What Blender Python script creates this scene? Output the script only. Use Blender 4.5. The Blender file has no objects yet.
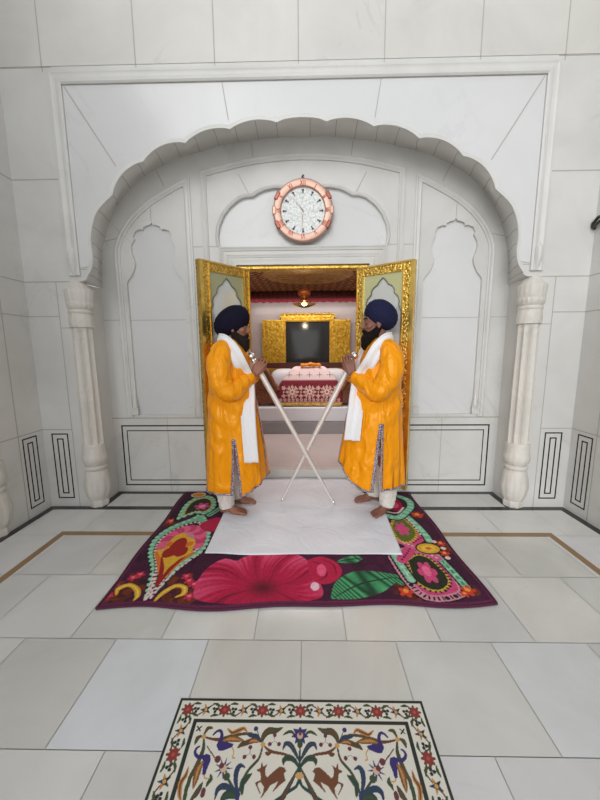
import bpy, bmesh, math, random
import numpy as np
from mathutils import Vector, Matrix, noise
from mathutils.geometry import tessellate_polygon

random.seed(7)
C = bpy.context.scene
COL = C.collection
PI = math.pi
YA, YB = 2.855, 3.18          # face of the front wall, back of the shallow niche


# ------------------------------------------------------------------ helpers
def lin(c):
    return tuple(((v / 255) / 12.92 if v / 255 <= .04045 else ((v / 255 + .055) / 1.055) ** 2.4) for v in c)


ORG = {}


def reg(o, parent, loc=(0, 0, 0)):
    COL.objects.link(o)
    if parent is not None:
        o.parent = parent
        po = ORG[parent.name]
        o.location = Vector(loc) - po
    else:
        o.location = loc
    ORG[o.name] = Vector(loc)
    return o


def thing(name, label, cat, loc=(0, 0, 0), group=None):
    o = bpy.data.objects.new(name, None)
    o.empty_display_size = .05
    reg(o, None, loc)
    o['label'] = label
    o['category'] = cat
    if group:
        o['group'] = group
    return o


def tag(o, label, cat, group=None, kind=None):
    o['label'] = label
    o['category'] = cat
    if group:
        o['group'] = group
    if kind:
        o['kind'] = kind
    return o


class MB:
    def __init__(s, T=None, flip=False):
        s.v = []
        s.f = []
        s.m = []
        s.T = T
        s.flip = flip

    def add(s, vs, fs, mi=0):
        b = len(s.v)
        s.v += [tuple(s.T(v)) if s.T else tuple(v) for v in vs]
        for f in fs:
            g = [i + b for i in f]
            if s.flip:
                g.reverse()
            s.f.append(g)
            s.m.append(mi)

    def box(s, x0, x1, y0, y1, z0, z1, mi=0):
        s.add([(x0, y0, z0), (x1, y0, z0), (x1, y1, z0), (x0, y1, z0), (x0, y0, z1), (x1, y0, z1), (x1, y1, z1), (x0, y1, z1)],
              [(0, 3, 2, 1), (4, 5, 6, 7), (0, 1, 5, 4), (1, 2, 6, 5), (2, 3, 7, 6), (3, 0, 4, 7)], mi)

    def obox(s, M, sx, sy, sz, mi=0):
        vs = [M @ Vector((a * sx / 2, b * sy / 2, c * sz / 2)) for c in (-1, 1) for a, b in ((-1, -1), (1, -1), (1, 1), (-1, 1))]
        s.add(vs, [(0, 3, 2, 1), (4, 5, 6, 7), (0, 1, 5, 4), (1, 2, 6, 5), (2, 3, 7, 6), (3, 0, 4, 7)], mi)

    def grid(s, rows, closed=False, cap0=False, cap1=False, mi=0):
        n = len(rows[0])
        vs = [p for r in rows for p in r]
        fs = []
        for i in range(len(rows) - 1):
            for j in range(n if closed else n - 1):
                k = (j + 1) % n
                fs.append((i * n + j, i * n + k, (i + 1) * n + k, (i + 1) * n + j))
        if cap0:
            fs.append(tuple(range(n))[::-1])
        if cap1:
            fs.append(tuple(range((len(rows) - 1) * n, len(rows) * n)))
        s.add(vs, fs, mi)

    def tube(s, pts, rad, n=12, mi=0, wob=None, flat=None):
        pts = [Vector(p) for p in pts]
        if not isinstance(rad, (list, tuple)):
            rad = [rad] * len(pts)
        d0 = (pts[1] - pts[0]).normalized()
        up = Vector((0, 0, 1)) if abs(d0.z) < .9 else Vector((1, 0, 0))
        u = d0.cross(up).normalized()
        rows = []
        for i, p in enumerate(pts):
            d = (pts[min(i + 1, len(pts) - 1)] - pts[max(i - 1, 0)]).normalized()
            u = (u - d * u.dot(d)).normalized()
            w = d.cross(u)
            row = []
            for j in range(n):
                a = 2 * PI * j / n
                r = rad[i]
                if wob:
                    r *= wob(i / (len(pts) - 1), a)
                row.append(p + (u * math.cos(a) + w * math.sin(a)) * r)
            rows.append(row)
        s.grid(rows, True, True, True, mi)

    def lathe(s, prof, c, n=32, mi=0, a0=0, a1=2 * PI, rm=None):
        cx, cy = c
        rows = []
        full = abs(a1 - a0 - 2 * PI) < 1e-6
        m = n if full else n + 1
        for r, z in prof:
            row = []
            for j in range(m):
                a = a0 + (a1 - a0) * j / n
                q = r * (rm(a, z) if rm else 1)
                row.append((cx + q * math.cos(a), cy + q * math.sin(a), z))
            rows.append(row)
        s.grid(rows, full, full, full, mi)

    def ball(s, c, r, n=16, k=10, mi=0, M=None):
        if not isinstance(r, (list, tuple)):
            r = (r, r, r)
        vs = []
        fs = []
        for i in range(k + 1):
            t = PI * i / k
            for j in range(n):
                a = 2 * PI * j / n
                p = Vector((r[0] * math.sin(t) * math.cos(a), r[1] * math.sin(t) * math.sin(a), -r[2] * math.cos(t)))
                if M is not None:
                    p = M @ p
                vs.append(Vector(c) + p)
        for i in range(k):
            for j in range(n):
                q = (j + 1) % n
                fs.append((i * n + j, i * n + q, (i + 1) * n + q, (i + 1) * n + j))
        s.add(vs, fs, mi)

    def prism(s, outer, holes, P, d, mi=0, sides=True, back=True):
        """outline (u, v) lists; P(u, v, w) places a point, w = 0 at the front and d behind it"""
        loops = [[Vector((u, v, 0)) for u, v in l] for l in [outer] + list(holes)]
        tris = tessellate_polygon(loops)
        flatp = [p for l in loops for p in l]

        def area(t):
            a, b, c = (flatp[i] for i in t)
            return (b.x - a.x) * (c.y - a.y) - (b.y - a.y) * (c.x - a.x)
        T = [t if area(t) > 0 else (t[0], t[2], t[1]) for t in tris if abs(area(t)) > 1e-12]
        s.add([P(p.x, p.y, 0) for p in flatp], T, mi)
        if back:
            s.add([P(p.x, p.y, d) for p in flatp], [tuple(reversed(t)) for t in T], mi)
        if sides:
            for li, l in enumerate(loops):
                ar = sum(l[i].x * l[(i + 1) % len(l)].y - l[(i + 1) % len(l)].x * l[i].y for i in range(len(l)))
                ll = l if (ar > 0) == (li == 0) else l[::-1]
                n = len(ll)
                s.add([P(p.x, p.y, 0) for p in ll] + [P(p.x, p.y, d) for p in ll],
                      [(i, i + n, (i + 1) % n + n, (i + 1) % n) for i in range(n)], mi)

    def build(s, name, mats, parent=None, smooth=False, loc=None, auto=None):
        me = bpy.data.meshes.new(name)
        o = bpy.data.objects.new(name, me)
        if loc is None:
            loc = ORG[parent.name] if parent is not None else Vector((0, 0, 0))
        L = Vector(loc)
        me.from_pydata([tuple(Vector(v) - L) for v in s.v], [], s.f)
        if not isinstance(mats, (list, tuple)):
            mats = [mats]
        for m in mats:
            me.materials.append(m)
        me.polygons.foreach_set('material_index', s.m)
        if smooth:
            me.polygons.foreach_set('use_smooth', [True] * len(me.polygons))
            if auto is not None:
                me.set_sharp_from_angle(angle=auto)
        me.update()
        reg(o, parent, loc)
        return o


def struct(mb, name, mats, **k):
    o = mb.build(name, mats, **k)
    o['kind'] = 'structure'
    return o


def PY(y0):                      # outline in X, Z on a wall facing -Y
    return lambda u, v, w: (u, y0 + w, v)


def spline(pts, n):
    """Catmull-Rom through 2D/3D points, n steps per span"""
    P = [Vector(p) for p in pts]
    out = []
    for i in range(len(P) - 1):
        p0 = P[max(i - 1, 0)]
        p1, p2 = P[i], P[i + 1]
        p3 = P[min(i + 2, len(P) - 1)]
        for k in range(n):
            t = k / n
            out.append(.5 * ((2 * p1) + (p2 - p0) * t + (2 * p0 - 5 * p1 + 4 * p2 - p3) * t * t + (3 * p1 - p0 - 3 * p2 + p3) * t ** 3))
    out.append(P[-1])
    return out


# ------------------------------------------------------------------ materials
def mat(name, color, rough=.5, metal=0., spec=.5, coat=0., sheen=0., **k):
    m = bpy.data.materials.new(name)
    m.use_nodes = True
    nt = m.node_tree
    b = nt.nodes['Principled BSDF']
    b.inputs['Base Color'].default_value = (*color, 1)
    b.inputs['Roughness'].default_value = rough
    b.inputs['Metallic'].default_value = metal
    b.inputs['Specular IOR Level'].default_value = spec
    b.inputs['Coat Weight'].default_value = coat
    b.inputs['Sheen Weight'].default_value = sheen
    m['b'] = 1
    for kk, v in k.items():
        b.inputs[kk].default_value = v
    return m


def nd(m, t, **k):
    n = m.node_tree.nodes.new(t)
    for a, v in k.items():
        setattr(n, a, v)
    return n


def lk(m, a, b):
    m.node_tree.links.new(a, b)


def bs(m):
    return m.node_tree.nodes['Principled BSDF']


def texnoise(m, scale, detail=6, dist=0., rough=.55, vec='Object'):
    tc = nd(m, 'ShaderNodeTexCoord')
    n = nd(m, 'ShaderNodeTexNoise')
    n.inputs['Scale'].default_value = scale
    n.inputs['Detail'].default_value = detail
    n.inputs['Distortion'].default_value = dist
    n.inputs['Roughness'].default_value = rough
    lk(m, tc.outputs[vec], n.inputs['Vector'])
    return n


def ramp(m, src, stops):
    r = nd(m, 'ShaderNodeValToRGB')
    e = r.color_ramp.elements
    while len(e) < len(stops):
        e.new(.5)
    for x, (p, c) in zip(e, stops):
        x.position = p
        x.color = (*c, 1)
    lk(m, src, r.inputs['Fac'])
    return r


def mixc(m, fac, a, b, mode='MIX'):
    x = nd(m, 'ShaderNodeMix', data_type='RGBA', blend_type=mode)
    for sock, v in ((x.inputs['Factor'], fac), (x.inputs['A'], a), (x.inputs['B'], b)):
        if hasattr(v, 'links'):
            lk(m, v, sock)
        elif isinstance(v, (int, float)):
            sock.default_value = v
        else:
            sock.default_value = (*v, 1)
    return x.outputs['Result']


def bump(m, src, strength=.3, dist=.01):
    b = nd(m, 'ShaderNodeBump')
    b.inputs['Strength'].default_value = strength
    b.inputs['Distance'].default_value = dist
    lk(m, src, b.inputs['Height'])
    lk(m, b.outputs['Normal'], bs(m).inputs['Normal'])


def marble(name, c1, c2, vein, rough=.35, tint=False, scale=1.1, vs=.55):
    m = mat(name, c1, rough, spec=.4)
    n = texnoise(m, scale, 5, .6)
    r = ramp(m, n.outputs['Fac'], [(.35, c1), (.68, c2)])
    v = texnoise(m, scale * .8, 9, 1.6, .6)
    r2 = ramp(m, v.outputs['Fac'], [(.485, (0, 0, 0)), (.5, (1, 1, 1)), (.525, (0, 0, 0))])
    big = texnoise(m, scale * .9, 2)
    rb = ramp(m, big.outputs['Fac'], [(.5, (0, 0, 0)), (.66, (1, 1, 1))])
    f = mixc(m, 1.0, r2.outputs['Color'], rb.outputs['Color'], 'MULTIPLY')
    f2 = mixc(m, 1.0, f, (vs, vs, vs), 'MULTIPLY')
    col = mixc(m, f2, r.outputs['Color'], vein)
    if tint:
        a = nd(m, 'ShaderNodeAttribute', attribute_name='tint')
        col = mixc(m, 1.0, col, a.outputs['Color'], 'MULTIPLY')
    lk(m, col, bs(m).inputs['Base Color'])
    return m


M_wall = marble('marble_wall', (.69, .685, .665), (.59, .585, .565), (.45, .44, .415), .32, scale=1.3, vs=.42)
M_wallw = marble('marble_wall_bluish', (.69, .695, .70), (.635, .64, .645), (.50, .505, .51), .22, scale=.8, vs=.3)
M_wallu = marble('marble_wall_upper', (.655, .64, .605), (.565, .55, .52), (.44, .425, .40), .4, scale=1.2, vs=.4)
M_floor = marble('marble_floor', (.725, .725, .71), (.59, .595, .575), (.48, .495, .47), .16, tint=True, scale=1.4, vs=.4)
M_joint = mat('joint', (.43, .415, .385), .8)
M_blk = mat('black_marble', (.022, .024, .025), .25)
M_brown = mat('brown_stone', (.30, .185, .085), .35)
M_pink = marble('marble_inner', (.71, .63, .61), (.62, .55, .53), (.45, .37, .36), .25, scale=1.0)

M_carve = marble('marble_carved', (.72, .69, .64), (.62, .595, .55), (.44, .41, .37), .45, scale=2.5)
_t = texnoise(M_carve, 22, 6)
bump(M_carve, _t.outputs['Fac'], .45, .015)


def goldmat(name, base, dark, scale=70, s=.9, rough=.32):
    m = mat(name, base, rough, 1.)
    tc = nd(m, 'ShaderNodeTexCoord')
    v = nd(m, 'ShaderNodeTexVoronoi', feature='SMOOTH_F1')
    v.inputs['Scale'].default_value = scale
    n = texnoise(m, scale * .5, 4, 1.2)
    w = mixc(m, .5, v.outputs['Distance'], n.outputs['Fac'])
    lk(m, tc.outputs['Object'], v.inputs['Vector'])
    r = ramp(m, w, [(.30, base), (.62, dark)])
    lk(m, r.outputs['Color'], bs(m).inputs['Base Color'])
    inv = nd(m, 'ShaderNodeInvert')
    lk(m, w, inv.inputs['Color'])
    bump(m, inv.outputs['Color'], s, .01)
    return m


M_gold = goldmat('gilt_embossed', (.95, .66, .17), (.46, .25, .035), 62, 1., .4)
M_goldp = goldmat('gilt_plain', (.95, .68, .20), (.76, .48, .10), 20, .15, .3)
M_goldb = goldmat('gilt_bright', (.95, .62, .10), (.62, .34, .03), 22, 1., .38)
M_brass = mat('polished_brass', (.9, .66, .25), .15, 1.)
M_mirror = mat('door_mirror', (.72, .74, .72), .10, .35)
M_olive = mat('spandrel_olive', lin((176, 176, 140)), .25, .35)
M_cream = mat('spandrel_cream', lin((205, 205, 155)), .2, .3)
M_edge = mat('spandrel_edge', lin((120, 118, 100)), .4)
M_rose = mat('rose_gold', (.56, .36, .285), .42, .6)
M_num = mat('rose_numeral', (.30, .09, .065), .35, .6)
M_dial = mat('dial', (.68, .70, .69), .3)
_v = nd(M_dial, 'ShaderNodeTexVoronoi')
_v.inputs['Scale'].default_value = 55
_tc = nd(M_dial, 'ShaderNodeTexCoord')
lk(M_dial, _tc.outputs['Object'], _v.inputs['Vector'])
lk(M_dial, ramp(M_dial, _v.outputs['Distance'], [(.1, (.97, .97, .95)), (.8, (.60, .64, .64))]).outputs['Color'], bs(M_dial).inputs['Base Color'])
bump(M_dial, _v.outputs['Distance'], .6, .006)
M_hand = mat('clock_hand', (.30, .30, .31), .3, .6)
M_grey = mat('clock_mark', (.10, .11, .12), .4)

M_skin = mat('skin', lin((150, 100, 78)), .5, **{'Subsurface Weight': .05})
M_skin2 = mat('skin_darker', lin((136, 90, 74)), .5)
M_navy = mat('navy_cloth', lin((18, 16, 36)), .85, spec=.2)
M_navy2 = mat('blue_cloth', lin((25, 28, 60)), .8, spec=.25)
M_beard = mat('beard_hair', lin((26, 20, 18)), .8, spec=.2)
_t = texnoise(M_beard, 120, 5, 1)
bump(M_beard, _t.outputs['Fac'], .9, .01)
M_beardg = mat('beard_hair_greying', lin((40, 33, 30)), .8, spec=.2)
_t = texnoise(M_beardg, 120, 5, 1)
bump(M_beardg, _t.outputs['Fac'], .9, .01)
M_eye = mat('eye_white', (.22, .18, .16), .6, spec=.1)
M_iris = mat('iris', (.02, .012, .01), .2)
M_white = mat('white_cotton', (.86, .86, .88), .85, sheen=.1)
_t = texnoise(M_white, 9, 5, .5)
bump(M_white, _t.outputs['Fac'], .25, .01)
M_sheet = mat('white_sheet', (.84, .865, .93), .9)
_t = texnoise(M_sheet, 3.5, 4, 1.5)
bump(M_sheet, _t.outputs['Fac'], .5, .03)
M_trouser = mat('cream_cotton', (.78, .75, .70), .85)
_t = texnoise(M_trouser, 22, 4, 1.2)
bump(M_trouser, _t.outputs['Fac'], .8, .02)


def satin(name, c):
    m = mat(name, c, .30, spec=.55)
    bs(m).inputs['Sheen Tint'].default_value = (1, .6, .15, 1)
    bs(m).inputs['Specular Tint'].default_value = (1, .8, .4, 1)
    tc = nd(m, 'ShaderNodeTexCoord')
    mp = nd(m, 'ShaderNodeMapping')
    mp.inputs['Scale'].default_value = (9, 9, 5)
    n = nd(m, 'ShaderNodeTexNoise')
    n.inputs['Scale'].default_value = 1.
    n.inputs['Detail'].default_value = 1.8
    n.inputs['Distortion'].default_value = 1.0
    lk(m, tc.outputs['Object'], mp.inputs['Vector'])
    lk(m, mp.outputs['Vector'], n.inputs['Vector'])
    bump(m, n.outputs['Fac'], 1.0, .042)
    return m


M_orange = satin('orange_satin', (.93, .335, .003))
M_trim = mat('braid_trim', lin((120, 104, 128)), .5, .3)
_v = nd(M_trim, 'ShaderNodeTexVoronoi')
_v.inputs['Scale'].default_value = 110
_tc = nd(M_trim, 'ShaderNodeTexCoord')
lk(M_trim, _tc.outputs['Object'], _v.inputs['Vector'])
lk(M_trim, ramp(M_trim, _v.outputs['Distance'], [(.25, lin((215, 205, 208))), (.6, lin((110, 90, 118)))]).outputs['Color'], bs(M_trim).inputs['Base Color'])
M_silver = mat('silver_sheet', (.82, .79, .75), .42, .4)
_t = texnoise(M_silver, 90, 3)
bump(M_silver, _t.outputs['Fac'], .35, .004)
M_silverb = mat('polished_silver', (.88, .87, .85), .14, 1.)
M_steel = mat('steel_bangle', (.7, .7, .7), .2, 1.)
M_wood = mat('carved_wood', lin((112, 64, 36)), .45)
_t = texnoise(M_wood, 40, 5, 1.)
lk(M_wood, ramp(M_wood, _t.outputs['Fac'], [(.35, lin((150, 92, 54))), (.65, lin((104, 58, 32)))]).outputs['Color'], bs(M_wood).inputs['Base Color'])
bump(M_wood, _t.outputs['Fac'], .7, .012)
M_wooddk = mat('dark_wood', lin((78, 34, 26)), .4)
M_maroon = mat('maroon_cloth', lin((104, 12, 26)), .85)
M_garl = mat('marigold', lin((238, 150, 40)), .8)
M_cush = mat('cushion_white', (.82, .83, .87), .85)
M_plat = mat('platform_grey', (.33, .32, .325), .6)
M_glassdk = mat('dark_glass', (.045, .05, .052), .10, 0., .6)
M_black = mat('black_rubber', (.03, .03, .028), .5)
M_vc = mat('coloured_inlay', (1, 1, 1), .25)
_a = nd(M_vc, 'ShaderNodeAttribute', attribute_name='paint')
lk(M_vc, _a.outputs['Color'], bs(M_vc).inputs['Base Color'])
M_rug = mat('printed_plush', (1, 1, 1), .9, sheen=.0)
_a = nd(M_rug, 'ShaderNodeAttribute', attribute_name='paint')
_n = texnoise(M_rug, 45, 4, .6)
lk(M_rug, mixc(M_rug, .5, _a.outputs['Color'], ramp(M_rug, _n.outputs['Fac'], [(.3, (.9, .9, .9)), (.7, (1.5, 1.5, 1.5))]).outputs['Color'], 'MULTIPLY'), bs(M_rug).inputs['Base Color'])
bump(M_rug, _n.outputs['Fac'], .5, .02)
M_rugbind = mat('rug_binding', lin((82, 26, 58)), .9)
M_clothvc = mat('embroidered_cloth', (1, 1, 1), .75, sheen=.1)
_a = nd(M_clothvc, 'ShaderNodeAttribute', attribute_name='paint')
lk(M_clothvc, _a.outputs['Color'], bs(M_clothvc).inputs['Base Color'])


# ------------------------------------------------------------------ pattern canvas (numpy)
class Canvas:
    def __init__(s, U, V, base):
        s.U, s.V = U, V
        s.c = np.empty(U.shape + (3,))
        s.c[:] = lin(base)

    def put(s, m, c):
        s.c[m] = lin(c)

    def poly(s, pts, c, mask=None):
        pts = np.array([tuple(p)[:2] for p in pts])
        x0, y0 = pts.min(0)
        x1, y1 = pts.max(0)
        m = (s.U >= x0) & (s.U <= x1) & (s.V >= y0) & (s.V <= y1)
        x = s.U[m]
        y = s.V[m]
        ins = np.zeros(x.shape, bool)
        n = len(pts)
        for i in range(n):
            ax, ay = pts[i]
            bx, by = pts[(i + 1) % n]
            if ay == by:
                continue
            cr = ((ay > y) != (by > y)) & (x < (bx - ax) * (y - ay) / (by - ay) + ax)
            ins ^= cr
        M = np.zeros(s.U.shape, bool)
        M[m] = ins
        if c is not None:
            s.put(M, c)
        return M

    def stroke(s, pts, w, c, smooth=4, dots=None):
        """w: width, or a list of widths along the line; dots = (period, duty) breaks it into dashes"""
        P = spline([Vector((p[0], p[1], 0)) for p in pts], smooth) if len(pts) > 2 and smooth else [Vector((p[0], p[1], 0)) for p in pts]
        P = np.array([(p.x, p.y) for p in P])
        n = len(P)
        ws = np.interp(np.linspace(0, 1, n), np.linspace(0, 1, len(w)), w) if isinstance(w, (list, tuple)) else np.full(n, w)
        acc = 0.
        mw = ws.max() / 2
        for i in range(n - 1):
            a, b = P[i], P[i + 1]
            d = b - a
            L2 = (d * d).sum()
            if L2 < 1e-14:
                continue
            lo = np.minimum(a, b) - mw
            hi = np.maximum(a, b) + mw
            m = (s.U >= lo[0]) & (s.U <= hi[0]) & (s.V >= lo[1]) & (s.V <= hi[1])
            if not m.any():
                acc += L2 ** .5
                continue
            x = s.U[m] - a[0]
            y = s.V[m] - a[1]
            t = np.clip((x * d[0] + y * d[1]) / L2, 0, 1)
            dist = np.hypot(x - t * d[0], y - t * d[1])
            k = dist <= (ws[i] + (ws[i + 1] - ws[i]) * t) / 2
            if dots:
                k &= ((acc + t * L2 ** .5) % dots[0]) < dots[0] * dots[1]
            acc += L2 ** .5
            M = np.zeros(s.U.shape, bool)
            M[m] = k
            s.put(M, c)

    def disc(s, p, r, c, ry=None, lobes=0, amp=.2, ph=0.):
        ry = ry or r
        x = (s.U - p[0]) / r
        y = (s.V - p[1]) / ry
        q = np.hypot(x, y)
        lim = 1.
        if lobes:
            lim = 1 - amp + amp * np.abs(np.cos(lobes / 2 * (np.arctan2(y, x) + ph))) * 2 - amp * .5
        s.put(q <= lim, c)

    def leaf(s, pts, w, c, c2=None, mir=False):
        for k in ((1, -1) if mir else (1,)):
            Q = [(k * p[0], p[1]) for p in pts]
            s.stroke(Q, [w * .25, w * .8, w, w * .8, w * .1], c, 6)
            if c2:
                s.stroke(Q, [0, w * .35, w * .4, w * .2, 0], c2, 6)


def grid_mesh(name, Pts, colr, material, parent=None, smooth=True, loc=None):
    """Pts (ny, nx, 3) world points, colr (ny, nx, 3)"""
    ny, nx = Pts.shape[:2]
    if loc is None:
        loc = ORG[parent.name] if parent is not None else Vector((0, 0, 0))
    me = bpy.data.meshes.new(name)
    idx = np.arange(ny * nx).reshape(ny, nx)
    F = np.stack([idx[:-1, :-1], idx[:-1, 1:], idx[1:, 1:], idx[1:, :-1]], -1).reshape(-1, 4)
    me.from_pydata((Pts.reshape(-1, 3) - np.array(loc)).tolist(), [], F.tolist())
    at = me.color_attributes.new('paint', 'FLOAT_COLOR', 'POINT')
    at.data.foreach_set('color', np.concatenate([colr.reshape(-1, 3), np.ones((ny * nx, 1))], 1).astype(np.float32).ravel())
    me.materials.append(material)
    if smooth:
        me.polygons.foreach_set('use_smooth', [True] * len(me.polygons))
    me.update()
    o = bpy.data.objects.new(name, me)
    reg(o, parent, loc)
    return o


# ------------------------------------------------------------------ FLOOR
def build_floor():
    verts, faces, mi, tint = [], [], [], []
    rnd = random.Random(5)

    def quad(x0, x1, y0, y1, z, m, t):
        b = len(verts)
        verts.extend([(x0, y0, z), (x1, y0, z), (x1, y1, z), (x0, y1, z)])
        faces.append((b, b + 1, b + 2, b + 3))
        mi.append(m)
        tint.append(t)
    quad(-4.2, 4.2, -4, 3.5, -.004, 1, (1, 1, 1))
    g = .0017
    special = {(1, -2): (1.0, 1.03, 1.09), (1, -1): (.94, .93, .90), (1, 0): (.94, .93, .90), (1, 1): (.95, .955, .935), (1, 2): (1.02, 1.04, 1.08),
               (1, -3): (.90, .90, .87), (2, -3): (.93, .93, .9), (2, 1): (.97, .98, .99), (2, 2): (1.05, 1.04, 1.0), (2, -2): (1.05, 1.05, 1.03), (2, -1): (.95, .955, .94),
               (2, 3): (.93, .935, .91), (0, -3): (1, 1, .99), (0, 2): (.97, .97, .95), (3, -3): (.95, .95, .91), (3, 3): (.94, .94, .9)}
    rows = [(-4 + .46 * k, -4 + .46 * (k + 1)) for k in range(10)]
    rows = [(y0 + .125, y1 + .125) for y0, y1 in rows]          # last of these ends near .725
    rows += [(.725 - .2, .98)]
    rows = [r for r in rows if r[1] < .55] + [(.52, .98), (.98, 1.443), (1.443, 1.915), (1.915, 2.385)]
    n = len(rows)
    for i, (y0, y1) in enumerate(rows):
        rid = i - (n - 4)
        off = 0. if rid % 2 else .22
        sp = .455
        for k in range(-9, 10):
            x0 = k * sp + off
            x1 = x0 + sp
            t = special.get((rid, k))
            if t is None:
                q = rnd.uniform(.91, 1.05)
                t = (q, q * rnd.uniform(.985, 1.0), q * rnd.uniform(.95, 1.03))
            x0, x1 = max(x0, -2.31 - 1.9), min(x1, 4.2)
            if x1 > x0:
                quad(x0 + g, x1 - g, y0 + g, y1 - g, 0, 0, t)
    for (y0, y1, sp, off) in ((2.385, 2.855, .47, .12), (2.855, 3.5, .56, .0)):
        for k in range(-6, 7):
            x0 = k * sp + off
            q = rnd.uniform(.95, 1.06)
            quad(x0 + g, x0 + sp - g, y0 + g, y1 - g, 0, 0, (q, q * .998, q * .99))
    me = bpy.data.meshes.new('floor')
    me.from_pydata(verts, [], faces)
    me.materials.append(M_floor)
    me.materials.append(mat('floor_joint', (.54, .53, .50), .8))
    me.polygons.foreach_set('material_index', mi)
    at = me.color_attributes.new('tint', 'FLOAT_COLOR', 'CORNER')
    at.data.foreach_set('color', [c for t in tint for _ in range(4) for c in (*t, 1)])
    o = bpy.data.objects.new('floor', me)
    reg(o, None)
    o['kind'] = 'structure'


build_floor()
b = MB()                                       # inlaid lines of the floor
e = .0012
b.box(-2.31, 2.31, YA - .062, YA, -.003, e)
b.box(-1.865, 1.865, YB - .055, YB, -.003, e)
for s in (-1, 1):
    b.box(*sorted((s * 2.31, s * 2.25)), -3, YA - .062, -.003, e)
    b.box(*sorted((s * 1.865, s * 1.805)), YA, YB - .055, -.003, e)
struct(b, 'trim_1', M_blk)
b = MB()
b.box(-1.90, 1.90, 2.372, 2.425, -.003, e)
for s in (-1, 1):
    b.box(*sorted((s * 1.90, s * 1.85)), -3, 2.372, -.003, e)
struct(b, 'trim_2', M_brown)


# ------------------------------------------------------------------ FRONT WALL with cusped arch
def lobe(p, q, h, n=9):
    """arc from p to q bulging outwards (to the left of p->q) by h"""
    p, q = Vector(p), Vector(q)
    d = q - p
    nr = Vector((-d.y, d.x)).normalized()
    return [p + d * (k / n) + nr * h * math.sin(PI * k / n) ** .8 for k in range(n)]


def cusp_curve():
    half = []                                  # right side, from springing up to the crown
    foot = spline([(1.865, 1.975, 0), (1.80, 1.985, 0), (1.755, 2.03, 0), (1.722, 2.09, 0), (1.708, 2.18, 0), (1.712, 2.28, 0), (1.69, 2.40, 0), (1.63, 2.52, 0), (1.505, 2.63, 0)], 4)[:-1]
    half += [Vector((p.x, p.y)) for p in foot]
    for p, q, h in (((1.505, 2.63), (1.24, 2.868), -.052), ((1.24, 2.868), (.90, 2.995), -.05), ((.90, 2.995), (.55, 3.085), -.043), ((.55, 3.085), (.19, 3.125), -.04)):
        half += lobe(p, q, h)
    half += [Vector((.19, 3.125)), Vector((.14, 3.145)), Vector((.07, 3.155))]
    full = half + [Vector((0, 3.158))] + [Vector((-p.x, p.y)) for p in reversed(half)]
    return full                                # right to left over the top


CUSP = cusp_curve()
BACKR = [(1.85, 1.975), (1.845, 2.15), (1.82, 2.31), (1.755, 2.51), (1.62, 2.73), (1.43, 2.905), (1.20, 3.02), (.84, 3.125), (.43, 3.19), (0, 3.207)]
_bp = [(math.atan2(z - 1.9, x), math.hypot(x, z - 1.9)) for x, z in BACKR]


def back_of(p):
    a = math.atan2(p.y - 1.9, abs(p.x))
    r = np.interp(a, [q[0] for q in _bp], [q[1] for q in _bp])
    return (math.copysign(r * math.cos(a), p.x) if abs(p.x) > 1e-6 else 0., 1.9 + r * math.sin(a))


b = MB()
low = [(2.31, 0), (2.31, 5.0), (-2.31, 5.0), (-2.31, 0), (-1.865, 0)]
outline = low + [(p.x, p.y) for p in reversed(CUSP)] + [(1.865, 0)]
b.prism(outline, [], PY(YA), .3, sides=False, back=False)
# jambs of the niche
for s in (-1, 1):
    q = [(s * 1.865, YA, 0), (s * 1.865, YB + .02, 0), (s * 1.865, YB + .02, 1.975), (s * 1.865, YA, 1.975)]
    b.add(q, [(0, 1, 2, 3) if s < 0 else (3, 2, 1, 0)])
# soffit from the cusped lip back to the smooth arch
ts = [0, .12, .3, .55, .8, 1]
rows = []
for t in ts:
    row = []
    for p in CUSP:
        bx, bz = back_of(p)
        k = t * t * (3 - 2 * t)
        row.append((p.x + (bx - p.x) * k, YA + (YB + .02 - YA) * t, p.y + (bz - p.y) * k))
    rows.append(row)
b.grid(rows)
for i in range(6, len(CUSP) - 6, 4):
    a_, c_ = CUSP[i], CUSP[i + 1]
    f_ = .006 / max((c_ - a_).length, 1e-4)
    strip = []
    for r_ in rows:
        p_, q_ = Vector(r_[i]), Vector(r_[i + 1])
        inn_ = (Vector((0, p_.y, 1.9)) - p_).normalized() * .0012
        strip.append([p_ + inn_, p_ + (q_ - p_) * f_ + inn_])
    b.grid(strip, mi=1)


def seam(b, p, q, y, w=.006, d=.0015, mi=1):
    p, q = Vector((p[0], p[1])), Vector((q[0], q[1]))
    dd = q - p
    n = Vector((-dd.y, dd.x)).normalized() * w / 2
    pts = [p - n, q - n, q + n, p + n]
    b.prism([(v.x, v.y) for v in pts], [], PY(y - d), d, mi)


for s in (-1, 1):
    seam(b, (s * 1.81, 3.40), (s * 1.44, 2.80), YA, .007)
    seam(b, (s * .60, 3.41), (s * .55, 3.11), YA, .006)
    seam(b, (s * 1.725, 2.07), (s * 1.83, 2.07), YA, .005)
    for z in (1.975, 2.757, .72, 1.695):
        seam(b, (s * 1.93 if z in (2.757, 1.975) else s * 2.045, z), (s * 2.31, z), YA, .008)
    seam(b, (s * 2.045, 0.0), (s * 2.045, 1.975), YA, .006)
    seam(b, (s * 1.865, 1.60), (s * 2.045, 1.60), YA, .006)
    seam(b, (s * 1.905, 3.54), (s * 2.31, 3.54), YA, .008)
for x in (-1.97, -1.25, -.65, -.02, .62, 1.33, 1.95):
    seam(b, (x, 3.51), (x * 1.0, 4.3), YA, .006)
seam(b, (-2.31, 4.3), (2.31, 4.3), YA, .008)
front = struct(b, 'wall_front', [M_wall, M_joint], smooth=True, auto=math.radians(24))

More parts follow.
